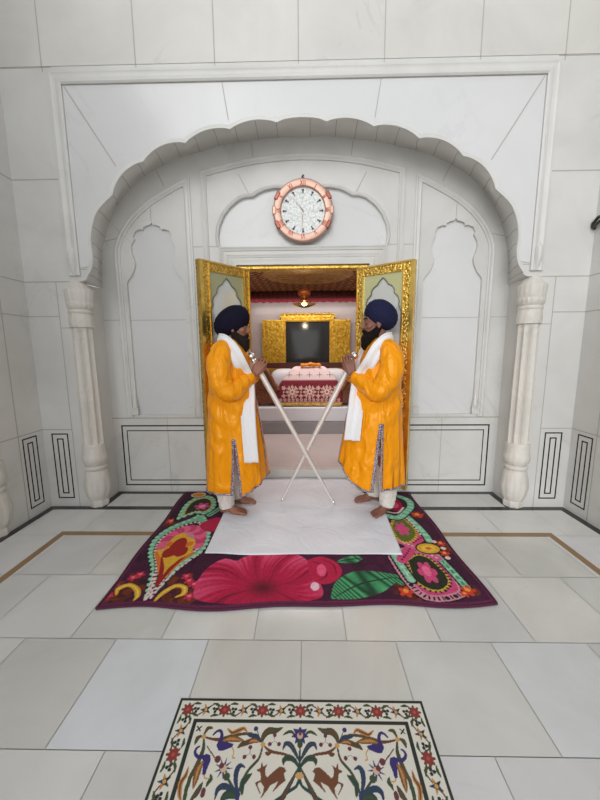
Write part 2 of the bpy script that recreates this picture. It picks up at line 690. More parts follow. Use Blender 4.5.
# upper course, a little greyer, and the bluish slabs of the spandrels
b = MB()
b.box(-2.30, 2.30, YA - .004, YA - .0005, 3.545, 4.29)
struct(b, 'trim_3', M_wallu)
bs2 = MB()
for s in (-1, 1):
    for x in ((-1.97, -1.25, -.65, -.02, .62, 1.33, 1.95) if s > 0 else ()):
        seam(bs2, (x, 3.545), (x, 4.29), YA - .004, .007, .002, 0)
struct(bs2, 'trim_4', M_joint)
b = MB()
in_cusp = [(p.x, p.y) for p in CUSP if p.y > 2.075]
sp_out = [(1.825, 2.08), (1.825, 3.412), (-1.825, 3.412), (-1.825, 2.08)]
off = []
for i, (x, z) in enumerate(in_cusp):
    v = Vector((x, z - 1.9)).normalized() * .03
    off.append((x + v.x, z + v.y))
b.prism(sp_out + list(reversed(off)), [], PY(YA - .006), .005)
for s in (-1, 1):
    seam(b, (s * 1.81, 3.40), (s * 1.46, 2.84), YA - .006, .008)
    seam(b, (s * .60, 3.41), (s * .56, 3.15), YA - .006, .006)
struct(b, 'trim_5', [M_wallw, M_joint])

# raised rectangular moulding around the arch, stepped profile, mitred corners
b = MB()
prof = [(0, 0), (0, .016), (.012, .024), (.03, .02), (.045, .012), (.06, .016), (.075, .022), (.095, .018), (.095, 0)]   # across (outwards), height


def mould(b, path, prof, y, side=1, closed=False, mi=0):
    """sweep a profile (offset, height) along a path in X, Z on the wall at y; offset to the left of the path times side"""
    P = [Vector((p[0], p[1])) for p in path]
    n = len(P)
    rows = []
    for i in range(n):
        if closed:
            a, c = P[(i - 1) % n], P[(i + 1) % n]
        else:
            a, c = P[max(i - 1, 0)], P[min(i + 1, n - 1)]
        d1 = (P[i] - a).normalized() if (P[i] - a).length > 1e-9 else (c - P[i]).normalized()
        d2 = (c - P[i]).normalized() if (c - P[i]).length > 1e-9 else d1
        n1 = Vector((-d1.y, d1.x))
        n2 = Vector((-d2.y, d2.x))
        m = (n1 + n2).normalized()
        k = 1 / max(.35, m.dot(n1))
        rows.append([(P[i].x + m.x * o * k * side, y - h, P[i].y + m.y * o * k * side) for o, h in prof])
    if closed:
        rows.append(rows[0])
    b.grid(rows, mi=mi)
    if not closed:
        b.add(rows[0], [tuple(range(len(prof)))], mi)
        b.add(rows[-1], [tuple(range(len(prof)))], mi)


mould(b, [(-1.827, 2.02), (-1.827, 3.414), (1.827, 3.414), (1.827, 2.02)], prof, YA - .002)
for s in (-1, 1):                              # small carved drops that end the uprights
    b.tube([(s * 1.875, YA - .012, 2.02), (s * 1.875, YA - .02, 2.12), (s * 1.875, YA - .024, 2.19), (s * 1.875, YA - .012, 2.24)], [.01, .035, .03, .008], 10)
struct(b, 'trim_6', M_wall, smooth=True, auto=math.radians(30))
b = MB()                                       # thin raised fillet along the cusped lip
mould(b, [(p.x, p.y) for p in CUSP if p.y > 2.0], [(0, 0), (0, .012), (-.014, .012), (-.02, .004), (-.03, .006), (-.034, 0)], YA - .001)
struct(b, 'trim_7', M_wall, smooth=True, auto=math.radians(30))


def inlay_rect(b, x0, x1, z0, z1, P, w=.011, d=.0016):
    for (a0, a1, c0, c1) in ((x0, x1, z0, z0 + w), (x0, x1, z1 - w, z1), (x0, x0 + w, z0 + w, z1 - w), (x1 - w, x1, z0 + w, z1 - w)):
        b.prism([(a0, c0), (a1, c0), (a1, c1), (a0, c1)], [], P, d)


b = MB()
for s in (-1, 1):
    x0, x1 = sorted((s * 2.235, s * 2.085))
    inlay_rect(b, x0, x1, .08, .685, PY(YA - .0016))
    inlay_rect(b, x0 + .045, x1 - .045, .125, .64, PY(YA - .0016))
struct(b, 'trim_8', M_blk)

# ------------------------------------------------------------------ NICHE BACK WALL with the doorway
RP = [(1.355 + dx, z) for dx, z in ((.265, .785), (.265, 2.02), (.25, 2.05), (.215, 2.09), (.185, 2.15), (.175, 2.20), (.19, 2.25), (.205, 2.30), (.20, 2.35), (.168, 2.405),
                                    (.178, 2.43), (.155, 2.47), (.11, 2.487), (.085, 2.48), (.075, 2.505), (.04, 2.52), (.012, 2.525), (0, 2.545))]
PANEL = RP + [(2 * 1.355 - x, z) for x, z in reversed(RP[:-1])]
TYR = [(.735, 2.327), (.752, 2.36), (.757, 2.42), (.742, 2.50), (.70, 2.59), (.64, 2.66), (.56, 2.72), (.50, 2.74), (.435, 2.742), (.40, 2.765), (.33, 2.795), (.24, 2.81), (.15, 2.805), (.07, 2.785), (0, 2.775)]
TYMP = TYR + [(-x, z) for x, z in reversed(TYR[:-1])]
DOORX, DOORZ = .60, 2.165
NB = [(-1.87, 0), (-1.87, 3.3), (1.87, 3.3), (1.87, 0), (DOORX, 0), (DOORX, DOORZ), (-DOORX, DOORZ), (-DOORX, 0)]
b = MB()
b.prism(NB, [PANEL, [(-x, z) for x, z in PANEL], TYMP], PY(YB), .03, back=False)
for s in (-1, 1):
    seam(b, (s * 1.70, 1.69), (s * 1.865, 1.69), YB, .006)
    seam(b, (s * .88, 1.69), (s * 1.03, 1.69), YB, .006)
    seam(b, (s * .77, 2.33), (s * 1.03, 2.33), YB, .006)
    seam(b, (s * 1.63, 2.42), (s * 1.83, 2.38), YB, .006)
    seam(b, (s * 1.22, 2.84), (s * 1.28, 2.97), YB, .006)
    seam(b, (s * .42, 3.02), (s * .44, 3.18), YB, .006)
    seam(b, (s * .46, 2.745), (s * .56, 2.93), YB, .006)
    seam(b, (s * 1.355, 2.55), (s * 1.355, 2.66), YB, .005)
    seam(b, (s * .62, .755), (s * 1.865, .755), YB, .010)
    seam(b, (s * 1.33, .0), (s * 1.33, .75), YB, .005)
struct(b, 'wall_niche', [M_wall, M_joint], smooth=True, auto=math.radians(24))
b = MB()
for s in (-1, 1):
    x0, x1 = sorted((s * 1.0, s * 1.70))
    b.box(x0, x1, YB + .026, YB + .05, .76, 2.6)
    b.box(x0, x1, YB + .0245, YB + .026, 1.687, 1.693, 1)
b.box(-.8, .8, YB + .026, YB + .05, 2.30, 2.85)
struct(b, 'wall_recess', [M_wallw, M_joint])
# mouldings of the side panels and the tympanum
b = MB()
mp = [(0, 0), (0, .012), (.01, .018), (.02, .012), (.032, .010), (.042, .016), (.055, .012), (.055, 0)]
arc = [(1.658, .765), (1.66, 2.25)] + [(p.x, p.y) for p in spline([(1.655, 2.31, 0), (1.60, 2.43, 0), (1.49, 2.565, 0), (1.31, 2.70, 0), (1.06, 2.83, 0)], 5)]
for s in (-1, 1):
    path = [(1.045, .765), (1.045, 2.835)] + list(reversed(arc))[1:]
    mould(b, [(s * x, z) for x, z in path], mp, YB, 1 if s > 0 else -1)
    # small foot blocks of the panel mouldings
    b.box(*sorted((s * 1.60, s * 1.66)), YB - .02, YB, .79, .86)
    b.box(*sorted((s * 1.045, s * 1.10)), YB - .02, YB, .79, .86)
    b.tube([(s * 1.628, YB - .01, .86), (s * 1.628, YB - .012, .93), (s * 1.628, YB, 1.0)], [.026, .02, .004], 8)
top = [(p.x, p.y) for p in spline([(-.845, 2.915, 0), (-.43, 3.0, 0), (0, 3.03, 0), (.43, 3.0, 0), (.845, 2.915, 0)], 6)]
mould(b, [(-.845, .765)] + top + [(.845, .765)], mp, YB, 1)
mould(b, [(x, z) for x, z in reversed(TYMP)], [(-.0, 0), (0, .006), (.01, .012), (.022, .008), (.03, 0)], YB, 1)
# stepped marble architrave of the doorway
for (hx, hz, w, h) in ((.755, 2.325, .035, .016), (.695, 2.262, .03, .010), (.60, 2.165, .05, .022)):
    mould(b, [(-hx, 0.0), (-hx, hz), (hx, hz), (hx, 0.0)], [(0, 0), (0, h), (-w * .3, h * 1.2), (-w * .6, h * .7), (-w, h * .5), (-w, 0)] if hx != .60 else [(0, 0), (0, h), (w * .5, h), (w, h * .4), (w, 0)], YB, 1)
struct(b, 'trim_9', M_wall, smooth=True, auto=math.radians(30))
b = MB()
for s in (-1, 1):
    x0, x1 = sorted((s * .80, s * 1.788))
    inlay_rect(b, x0, x1, .067, .685, PY(YB - .0016), .013)
    inlay_rect(b, x0 + .05, x1 - .05, .118, .634, PY(YB - .0016), .009)
struct(b, 'trim_10', M_blk)

# reveal, gilt door frame and threshold
b = MB()
for s in (-1, 1):
    b.box(*sorted((s * .60, s * .72)), YB + .03, 3.50, 0, 2.4)
b.box(-.72, .72, YB + .03, 3.50, 2.4, 2.5)
struct(b, 'wall_reveal', M_wall)
b = MB()
fp = [(.0, 0), (0, .016), (-.008, .022), (-.024, .022), (-.032, .012), (-.036, .008), (-.036, -.05)]
mould(b, [(-.60, 0.12), (-.60, 2.155), (.60, 2.155), (.60, .12)], [(0, -.05)] + [(o * 1.0, h) for o, h in fp], YB, 1)
struct(b, 'trim_11', M_gold, smooth=True, auto=math.radians(30))
b = MB()
b.box(-.60, .60, 3.50, 3.56, 0, .115)
b.box(-.60, .60, 3.485, 3.57, .100, .118)
struct(b, 'trim_12', M_wall)

# ------------------------------------------------------------------ SIDE WALLS


def PX(x0, s):                                # outline in Y, Z on a side wall; s = -1 left wall (faces +X), 1 right wall
    return (lambda u, v, w: (x0 - w, u, v)) if s < 0 else (lambda u, v, w: (x0 + w, u, v))


for s, nm in ((-1, 'left'), (1, 'right')):
    b = MB(flip=False)
    b.prism([(-2.5, 0), (YA, 0), (YA, 5), (-2.5, 5)], [], PX(s * 2.31, s), .2)

    def sseam(y0, z0, y1, z1, w=.008):
        p, q = Vector((y0, z0)), Vector((y1, z1))
        d = q - p
        n = Vector((-d.y, d.x)).normalized() * w / 2
        b.prism([((p - n).x, (p - n).y), ((q - n).x, (q - n).y), ((q + n).x, (q + n).y), ((p + n).x, (p + n).y)], [], PX(s * (2.31 - .0015), s), .0015, 1)
    for z in (.72, 1.695, 1.975, 2.757, 3.54, 4.3):
        sseam(-2.5, z, YA, z)
    sseam(2.60, 0, 2.60, 1.975)
    for y, z0, z1 in ((1.9, 2.757, 3.54), (2.3, 1.975, 2.757), (1.2, 1.975, 2.757), (2.62, 2.757, 3.54), (1.5, 3.54, 4.3), (1.4, 0, 1.975)):
        sseam(y, z0, y, z1)
    struct(b, 'wall_' + nm, [M_wall, M_joint])
    b = MB()
    inlay_rect(b, 2.632, 2.782, .08, .69, PX(s * (2.31 - .0016), s))
    inlay_rect(b, 2.677, 2.737, .125, .645, PX(s * (2.31 - .0016), s))
    struct(b, 'trim_%d' % (13 if s < 0 else 14), M_blk)


# ------------------------------------------------------------------ PILASTERS: fluted half columns with carved capital and lotus base
def pilaster(name, cx, cy, label, R=.090):
    t = thing(name, label, 'pilaster', (cx, cy, 0), 'carved half columns')
    flute = lambda a, z: 1 - .17 * abs(math.sin(5 * a)) ** .7
    b = MB()
    b.lathe([(R * .98, .555), (R, .60), (R * .97, 1.1), (R * .92, 1.60)], (cx, cy), 96, rm=flute)
    b.lathe([(R * 1.02, .545), (R * 1.05, .565), (R * 1.0, .585)], (cx, cy), 48, rm=lambda a, z: 1 + .05 * math.sin(24 * a))
    b.build('shaft', M_carve, t, smooth=True, auto=math.radians(40))
    b = MB()
    pet = lambda a, z: 1 + .11 * abs(math.cos(5 * a + (PI / 2 if z > .22 else 0))) * math.sin(max(0, min(1, (z - .06) / .26)) * PI)
    b.lathe([(R * .9, 0), (R * .92, .05), (R * .80, .075)], (cx, cy), 8)
    b.lathe([(R * .85, .06), (R * 1.02, .10), (R * 1.10, .16), (R * 1.12, .21), (R * 1.06, .28), (R * .98, .325), (R * .80, .345)], (cx, cy), 80, rm=pet)
    b.lathe([(R * .8, .34), (R * .98, .35), (R * 1.04, .365), (R * .98, .38), (R * .8, .388)], (cx, cy), 48)
    b.lathe([(R * .82, .385), (R * 1.04, .41), (R * 1.16, .445), (R * 1.12, .475), (R * 1.04, .50), (R * 1.02, .548)], (cx, cy), 64, rm=lambda a, z: 1 + .012 * math.sin(16 * a))
    b.build('base', M_carve, t, smooth=True, auto=math.radians(40))
    b = MB()
    b.lathe([(R * .90, 1.60), (R * 1.0, 1.605), (R * 1.02, 1.66), (R * .95, 1.715)], (cx, cy), 64, rm=lambda a, z: 1 + .025 * abs(math.sin(6 * a)))
    b.lathe([(R * .88, 1.71), (R * 1.0, 1.722), (R * 1.05, 1.735), (R * 1.0, 1.748), (R * .86, 1.752)], (cx, cy), 48)
    b.lathe([(R * .9, 1.75), (R * 1.06, 1.765), (R * 1.12, 1.79), (R * 1.13, 1.805), (R * 1.08, 1.815)], (cx, cy), 64, rm=lambda a, z: 1 + .03 * math.sin(18 * a))
    b.lathe([(R * 1.05, 1.81), (R * 1.10, 1.83), (R * 1.12, 1.87), (R * 1.16, 1.90), (R * 1.15, 1.915), (R * .95, 1.925), (R * .5, 1.99)], (cx, cy), 80, rm=lambda a, z: 1 + .04 * abs(math.sin(8 * a)))
    b.build('capital', M_carve, t, smooth=True, auto=math.radians(40))
    return t


pilaster('pilaster', -1.893, YA + .048, 'carved fluted column set in the left corner of the niche, beside the black-lined panel')
pilaster('pilaster', 1.893, YA + .048, 'carved fluted column set in the right corner of the niche')
pilaster('pilaster', -2.372, 2.375, 'fluted half column on the left side wall, cut by the left edge of the photo')
pilaster('pilaster', 2.372, 2.34, 'fluted half column on the right side wall, at the right edge of the photo')

# hanging hook of black cable on the right wall
b = MB()
b.tube([(2.30, 2.845, 2.33), (2.285, 2.83, 2.335), (2.27, 2.80, 2.345), (2.272, 2.76, 2.36), (2.285, 2.70, 2.385), (2.29, 2.60, 2.41)], .011, 8)
b.tube([(2.285, 2.845, 2.335), (2.28, 2.84, 2.365), (2.28, 2.80, 2.395), (2.29, 2.72, 2.40), (2.295, 2.62, 2.42)], .012, 8)
b.box(2.285, 2.309, 2.575, 2.635, 2.38, 2.45)
tag(b.build('wall_bracket', M_black, smooth=True, auto=.6), 'small dark looped metal bracket on the right side wall', 'bracket')


# ------------------------------------------------------------------ DOOR LEAVES
def door_leaf(name, hinge, free, spm, s):
    z0, z1 = .165, 2.115
    h = Vector((hinge[0], hinge[1], 0))
    f = Vector((free[0], free[1], 0))
    d = (f - h)
    W = d.length
    d.normalize()
    n = Vector((d.y, -d.x, 0)) * (1 if s < 0 else -1)         # which face the camera sees
    if n.dot(Vector((0, -1, 0))) < 0:
        n = -n
    t = bpy.data.objects.new(name, None)
    reg(t, None, (h.x, h.y, z0))
    t['kind'] = 'structure'

    def P(u, v, w):
        p = h + d * u - n * w
        return (p.x, p.y, v)
    right = d.cross(Vector((0, 0, 1))).dot(n) > 0
    fl = not right

    def mk():
        return MB(flip=fl)
    TH = .045
    w1 = .062
    b = mk()
    b.prism([(0, z0), (W, z0), (W, z1), (0, z1)], [[(w1, z0 + .25), (W - w1 - .03, z0 + .25), (W - w1 - .03, z1 - w1 - .01), (w1, z1 - w1 - .01)]], lambda u, v, w: P(u, v, w - TH / 2), TH)
    b.build('frame', M_gold, t)
    b = mk()
    for u0, u1, wv, wd in ((0, .008, -.006, .012), (w1 - .008, w1, -.006, .012), (W - .030, W - .020, -.012, .016), (W - .018, W + .006, -.022, .034), (W - w1 - .034, W - w1 - .026, -.006, .012)):
        b.prism([(u0, z0), (u1, z0), (u1, z1), (u0, z1)], [], lambda u, v, w: P(u, v, w - TH / 2 + wv), wd)
    b.prism([(0, z1 - .008), (W, z1 - .008), (W, z1 + .006), (0, z1 + .006)], [], lambda u, v, w: P(u, v, w - TH / 2 - .008), TH + .012)
    b.build('moulding', M_goldp, t)
    u0, u1, v0, v1 = w1 - .005, W - w1 - .025, z0 + .245, z1 - w1 - .005
    b = mk()
    b.prism([(u0, v0), (u1, v0), (u1, v1), (u0, v1)], [], lambda u, v, w: P(u, v, w - .004), .008)
    b.build('mirror_panel', M_mirror, t)
    c, hw = (u0 + u1) / 2, (u1 - u0) / 2 - .01
    ar = [(c - hw * .97, v0 + .02)]
    for a, z in ((.97, -.30), (.96, -.285), (.88, -.255), (.84, -.235), (.86, -.205), (.80, -.17), (.66, -.145), (.60, -.135), (.60, -.11), (.52, -.082), (.34, -.062), (.27, -.056), (.24, -.042), (.12, -.018), (0, .0)):
        ar.append((c - hw * a, v1 - .035 + z))
    ar = ar + [(2 * c - u, v) for u, v in reversed(ar[:-1])]
    b = mk()
    b.prism([(u0, v0), (u1, v0), (u1, v1), (u0, v1)], [ar], lambda u, v, w: P(u, v, w - .011), .006)
    b.build('spandrel', spm, t)
    b = mk()
    b.tube([P(u, v, -.012) for u, v in ar], .006, 6)
    b.build('arch_outline', M_edge, t)
    b = mk()
    c0 = P(.03, 1.05, -.03)
    b.tube([P(.03, 1.10, -.02), P(.03, 1.09, -.05), P(.03, 1.0, -.055), P(.03, .99, -.02)], .008, 8)
    b.build('handle', M_brass, t, smooth=True)
    return t


door_leaf('door_1', (-.500, 3.165), (-.835, 2.775), M_olive, -1)
door_leaf('door_2', (.500, 3.165), (.922, 2.868), M_cream, 1)

# ------------------------------------------------------------------ INNER ROOM
IX0, IX1, IY0, IY1, IZ0, IZ1 = -2.0, 2.1, 3.5, 7.75, .115, 2.62
b = MB()
b.box(IX0, IX1, 3.56, IY1, .0, IZ0)
struct(b, 'floor_inner', M_pink)
b = MB()
b.box(IX0 - .1, IX0, 3.5, IY1, 0, 2.9)
struct(b, 'wall_inner_left', M_pink)
b = MB()
b.box(IX1, IX1 + .1, 3.5, IY1, 0, 2.9)
struct(b, 'wall_inner_right', M_pink)
b = MB()
b.box(IX0 - .1, IX1 + .1, IY1, IY1 + .1, 0, 2.9)
struct(b, 'wall_inner_back', M_pink)
b = MB()
b.prism([(IX0, 0), (-.60, 0), (-.60, 2.4), (.60, 2.4), (.60, 0), (IX1, 0), (IX1, 2.9), (IX0, 2.9)], [], PY(3.44), .06)
struct(b, 'wall_inner_front', M_pink)

# red canopy ceiling with gold lattice
M_can = mat('canopy_cloth', lin((96, 34, 30)), .8)
_tc = nd(M_can, 'ShaderNodeTexCoord')
_mp = nd(M_can, 'ShaderNodeMapping')
_mp.inputs['Rotation'].default_value = (0, 0, PI / 4)
_mp.inputs['Scale'].default_value = (5, 5, 5)
lk(M_can, _tc.outputs['Object'], _mp.inputs['Vector'])
_v = nd(M_can, 'ShaderNodeTexVoronoi', distance='CHEBYCHEV')
_v.inputs['Scale'].default_value = 1
_v.inputs['Randomness'].default_value = .0
lk(M_can, _mp.outputs['Vector'], _v.inputs['Vector'])
lk(M_can, ramp(M_can, _v.outputs['Distance'], [(.16, lin((205, 158, 96))), (.20, lin((110, 16, 24))), (.38, lin((76, 12, 18))), (.43, lin((176, 128, 76)))]).outputs['Color'], bs(M_can).inputs['Base Color'])
b = MB()
b.box(IX0, IX1, 3.5, IY1, IZ1, IZ1 + .06)
struct(b, 'ceiling', M_can)
b = MB()
b.lathe([(.0, IZ1 - .012), (.62, IZ1 - .012), (.68, IZ1 - .02), (.74, IZ1 - .012), (.74, IZ1 + .01)], (.06, 5.72), 64)
tag(b.build('canopy_medallion', goldmat('canopy_gold', (.75, .52, .24), (.46, .26, .10), 14, .6, .6), smooth=True, auto=.5), 'round gold embroidered medallion at the centre of the red canopy ceiling', 'canopy decoration')
b = MB()
N = 160
rows = []
for k in range(N + 1):
    x = IX0 + .02 + (IX1 - IX0 - .04) * k / N
    y = 7.25 + .012 * math.sin(k * 1.3)
    rows.append([(x, y, IZ1), (x, y - .008, IZ1 - .05), (x, y - .004, 2.385 + .014 * abs(math.sin(k * .5)))])
b.grid(rows, mi=0)
o = b.build('valance', M_maroon, smooth=True)
md = o.modifiers.new('s', 'SOLIDIFY')
md.thickness = .006
tag(o, 'dark red cloth valance hanging along the far edge of the canopy ceiling', 'valance')
b = MB()
for k in range(40):
    x = IX0 + .05 + (IX1 - IX0 - .1) * k / 39
    b.box(x - .035, x + .035, 7.22, 7.232, 2.46, 2.60)
b.build('fringe_band', M_wooddk, o)

# hanging brass chandelier
t = thing('chandelier', 'brass hanging lamp with a wide dish under the red canopy', 'chandelier', (.0, 6.0, 2.18))
b = MB()
b.lathe([(.012, 2.13), (.05, 2.135), (.10, 2.15), (.19, 2.185), (.20, 2.195), (.17, 2.20), (.06, 2.205), (.03, 2.21)], (0, 6), 32, rm=lambda a, z: 1 + .05 * abs(math.sin(4 * a)))
b.build('dish', M_brass, t, smooth=True, auto=.7)
b = MB()
b.lathe([(.02, 2.20), (.045, 2.23), (.05, 2.25), (.03, 2.275), (.018, 2.29), (.03, 2.30), (.02, 2.31), (.010, 2.33), (.008, 2.60)], (0, 6), 24)
b.build('stem', M_brass, t, smooth=True, auto=.7)
b = MB()
b.ball((0, 6, 2.375), (.115, .115, .075))
b.build('globe', mat('amber_globe', lin((150, 78, 34)), .4, .3), t, smooth=True)

# gilt window with shutters in the far wall
GX0, GX1, GZ0, GZ1 = -.43, .555, .98, 2.035
t = thing('gilt_shrine_window', 'gilt framed dark glass window with two open embossed gold shutters on far wall', 'window', ((GX0 + GX1) / 2, 7.7, GZ0))
b = MB()
b.prism([(GX0 - .07, GZ0 - .1), (GX1 + .07, GZ0 - .1), (GX1 + .07, GZ1 + .04), (GX0 - .07, GZ1 + .04)], [[(GX0, GZ0), (GX1, GZ0), (GX1, GZ1), (GX0, GZ1)]], PY(7.66), .08)
b.build('frame', M_goldb, t)
b = MB()
for z0, z1, ex, y in ((GZ1 + .02, GZ1 + .075, .09, 7.62), (GZ1 + .075, GZ1 + .12, .12, 7.60), (GZ1 + .12, GZ1 + .15, .10, 7.61)):
    b.box(GX0 - ex, GX1 + ex, y, 7.74, z0, z1)
for k in range(13):
    b.ball((GX0 - .06 + (GX1 - GX0 + .12) * k / 12, 7.60, GZ1 + .155), (.04, .02, .03), 8, 6)
b.build('cornice', M_goldb, t)
b = MB()
b.box(GX0, GX1, 7.70, 7.712, GZ0, GZ1)
b.build('pane', M_glassdk, t)
for s, x0, x1 in ((-1, -.955, GX0 - .03), (1, GX1 + .03, 1.01)):
    b = MB()
    b.box(x0, x1, 7.60, 7.645, GZ0 - .04, GZ1 + .035)
    sh = b.build('shutter', M_goldb, t)
    b = MB()
    for zz in ((GZ0 + .0, GZ0 + .33), (GZ0 + .39, GZ1 - .01)):
        mould(b, [(x0 + .05, zz[0]), (x0 + .05, zz[1]), (x1 - .05, zz[1]), (x1 - .05, zz[0])], [(0, 0), (0, .014), (.02, .014), (.02, 0)], 7.60, 1, True)
    b.build('shutter_moulding', M_goldb, sh)

# dark potted greenery silhouettes behind / below are reflections only: left to the glass itself

# ------------------------------------------------------------------ THE COT: platform, palanquin frame, cushions, covers
BX = .08
b = MB()
b.box(BX - 1.15, BX + 1.15, 5.06, 6.75, IZ0, .30)
o = b.build('platform', M_plat)
tag(o, 'low grey stepped platform under the white draped cot inside the room', 'platform')
b = MB()
b.box(BX - .98, BX + .98, 5.10, 6.65, .302, .525)
o = b.build('white_dais_cloth', M_cush)
md = o.modifiers.new('b', 'BEVEL')
md.width = .02
md.segments = 3
tag(o, 'white cloth covered dais block on the grey platform below the red cover', 'dais')
t = thing('palanquin_cot', 'carved brown wooden cot with curved side arms behind the crossed staffs', 'cot', (BX, 5.6, .527))
b = MB()
b.box(BX - .80, BX + .80, 5.30, 6.30, .60, .66)
b.build('bed_frame', M_wood, t)
for sx in (-1, 1):
    b = MB()
    pts = [(BX + sx * .84, 5.20, 1.12), (BX + sx * .74, 5.20, 1.13), (BX + sx * .66, 5.20, 1.07), (BX + sx * .60, 5.20, .97), (BX + sx * .55, 5.20, .87), (BX + sx * .49, 5.20, .78)]
    P = spline(pts, 4)
    low_ = [(BX + sx * .49, 5.2, .76), (BX + sx * .86, 5.2, .76), (BX + sx * .86, 5.2, 1.12)]
    poly = [(p[0], p[2]) for p in P] + [(p[0], p[2]) for p in low_]
    b.prism(poly, [], PY(5.26), .05)
    b.tube(P, .035, 10)
    pan = b.build('side_arm', M_wood, t, smooth=True, auto=.6)
    b = MB()
    b.box(*sorted((BX + sx * .36, BX + sx * .86)), 5.24, 5.29, .57, .77)
    mould(b, [(x, z) for x, z in ((BX + sx * .42, .59), (BX + sx * .42, .75), (BX + sx * .84, .75), (BX + sx * .84, .59))], [(0, 0), (0, .012), (.015, .012), (.015, 0)], 5.24, sx, True)
    b.build('side_panel', M_wood, t)
    for yy in (5.30, 6.25):
        b = MB()
        b.lathe([(.03, .527), (.045, .54), (.03, .57), (.05, .60), (.03, .64), (.045, .70), (.03, .78)], (BX + sx * .82, yy), 16)
        b.build('leg', M_wood, t, smooth=True)
b = MB()
b.box(BX - .86, BX + .86, 6.26, 6.32, 1.07, 1.17)
b.box(BX - .86, BX - .80, 6.26, 6.32, .6, 1.2)
b.box(BX + .80, BX + .86, 6.26, 6.32, .6, 1.2)
b.build('back_rail', M_wooddk, t)


def pillow(name, c, r, label):
    b = MB()
    vs = []
    fs = []
    n, k = 32, 20
    for i in range(k + 1):
        t_ = PI * i / k - PI / 2
        for j in range(n):
            a = 2 * PI * j / n
            ca, sa, ct, st = math.cos(a), math.sin(a), math.cos(t_), math.sin(t_)
            f = lambda q, e: math.copysign(abs(q) ** e, q)
            vs.append((c[0] + r[0] * f(ct, .6) * f(ca, .6), c[1] + r[1] * f(ct, .6) * f(sa, .6), c[2] + r[2] * f(st, .8)))
    for i in range(k):
        for j in range(n):
            fs.append((i * n + j, i * n + (j + 1) % n, (i + 1) * n + (j + 1) % n, (i + 1) * n + j))
    b.add(vs, fs)
    tag(b.build(name, M_cush, smooth=True, loc=(c[0], c[1], c[2] - r[2])), label, 'cushion', 'white cushions on the cot')


pillow('cushion', (BX - .42, 6.0, .87), (.27, .20, .205), 'white cushion on the cot, left of the covered bundle')
pillow('cushion', (BX + .42, 6.0, .87), (.27, .20, .205), 'white cushion on the cot, right of the covered bundle')

# covered bundle: red embroidered cover draped over the front, pale cover on top
t = thing('covered_bundle', 'stepped bundle under a white top cloth and red embroidered front cloth', 'covered bundle', (BX, 5.3, .66))
NX, NZ = 220, 150
# front surface: from front hem upwards over the top edge
prof_z = [.545, .60, .72, .80, .90, 1.02, 1.10, 1.13, 1.135, 1.13]
prof_y = [5.155, 5.16, 5.18, 5.20, 5.235, 5.30, 5.36, 5.42, 5.55, 5.75]
prof_h = [.56, .575, .575, .555, .51, .42, .33, .29, .27, .26]
tt = np.linspace(0, 1, len(prof_z))
rw = np.linspace(0, 1, NZ)
Zp, Yp, Hp = (np.interp(rw, tt, q) for q in (prof_z, prof_y, prof_h))
xs = np.linspace(-1, 1, NX)
U, V = np.meshgrid(xs, rw)
Pts = np.empty((NZ, NX, 3))
wrap = np.maximum(0, np.abs(U) - .86) / .14
Pts[..., 0] = BX + U * Hp[:, None] * (1 - .06 * wrap ** 2)
Pts[..., 1] = Yp[:, None] + wrap ** 1.5 * .22
Pts[..., 2] = Zp[:, None] - wrap ** 2 * .05 * (V > .3)
Pts[..., 1] += .006 * np.sin(U * 14 + V * 3) * (V < .4)
XX, ZZ = Pts[..., 0] - BX, Pts[..., 2]
cv = Canvas(XX, ZZ, (122, 8, 34))
cv.put(ZZ > .94, (226, 205, 203))
cv.put((ZZ > .928) & (ZZ <= .945), (200, 160, 160))
cv.put(ZZ < .592, (212, 170, 82))
_r = np.random.RandomState(3)
for k in range(500):
    cv.disc((_r.uniform(-.48, .48), _r.uniform(.54, .59)), .006, ((240, 205, 120), (170, 120, 50))[k % 2])
G, G2, RD = (214, 180, 168), (232, 205, 190), (165, 30, 60)
for x in (-.27, .0, .27):
    cv.disc((x, .755), .088, G, lobes=8, amp=.22)
    cv.disc((x, .755), .060, RD)
    cv.disc((x, .755), .050, G2, lobes=8, amp=.3)
    cv.disc((x, .755), .018, (120, 90, 60))
    for k in range(12):
        cv.disc((x + .098 * math.cos(k * PI / 6), .755 + .098 * math.sin(k * PI / 6)), .010, G)
for x in (-.405, -.135, .135, .405):
    cv.disc((x, .815), .032, G, lobes=5, amp=.35)
    cv.disc((x, .755), .012, G2)
    cv.disc((x, .695), .030, G, lobes=4, amp=.35)
for k in range(15):
    cv.disc((-.45 + .9 * k / 14, .633), .024, G, lobes=6, amp=.3)
    cv.disc((-.45 + .9 * k / 14, .633), .009, RD)
for k in range(46):
    cv.disc((-.46 + .92 * k / 45, .604), .006, G2)
for k in range(5):
    x = -.32 + .16 * k
    for dx, dz in ((.036, 0), (0, .04)):
        cv.stroke([(x - dx, 1.015 - dz), (x + dx, 1.015 + dz)], .008, (120, 92, 100), 0)
    cv.disc((x, 1.015), .014, (150, 120, 125))
    for s in (-1, 1):
        cv.disc((x + s * .036, 1.015), .008, (150, 120, 125))
grid_mesh('embroidered_cover', Pts, cv.c, M_clothvc, t)
b = MB()
b.box(BX - .25, BX + .25, 5.52, 5.74, .662, 1.115)
b.build('bundle_core', M_cush, t)
b = MB()
rnd = random.Random(2)
for k in range(46):
    a = rnd.uniform(0, 1)
    b.ball((BX + .02 - .15 + .30 * a, 5.40 + rnd.uniform(-.03, .05), 1.155 + rnd.uniform(0, .03) * (1 - abs(2 * a - 1) * .5)), rnd.uniform(.018, .028), 8, 6)
tag(b.build('marigold_garland', M_garl, smooth=True, loc=(BX, 5.4, 1.14)), 'orange marigold garland lying on top of the covered bundle', 'garland')

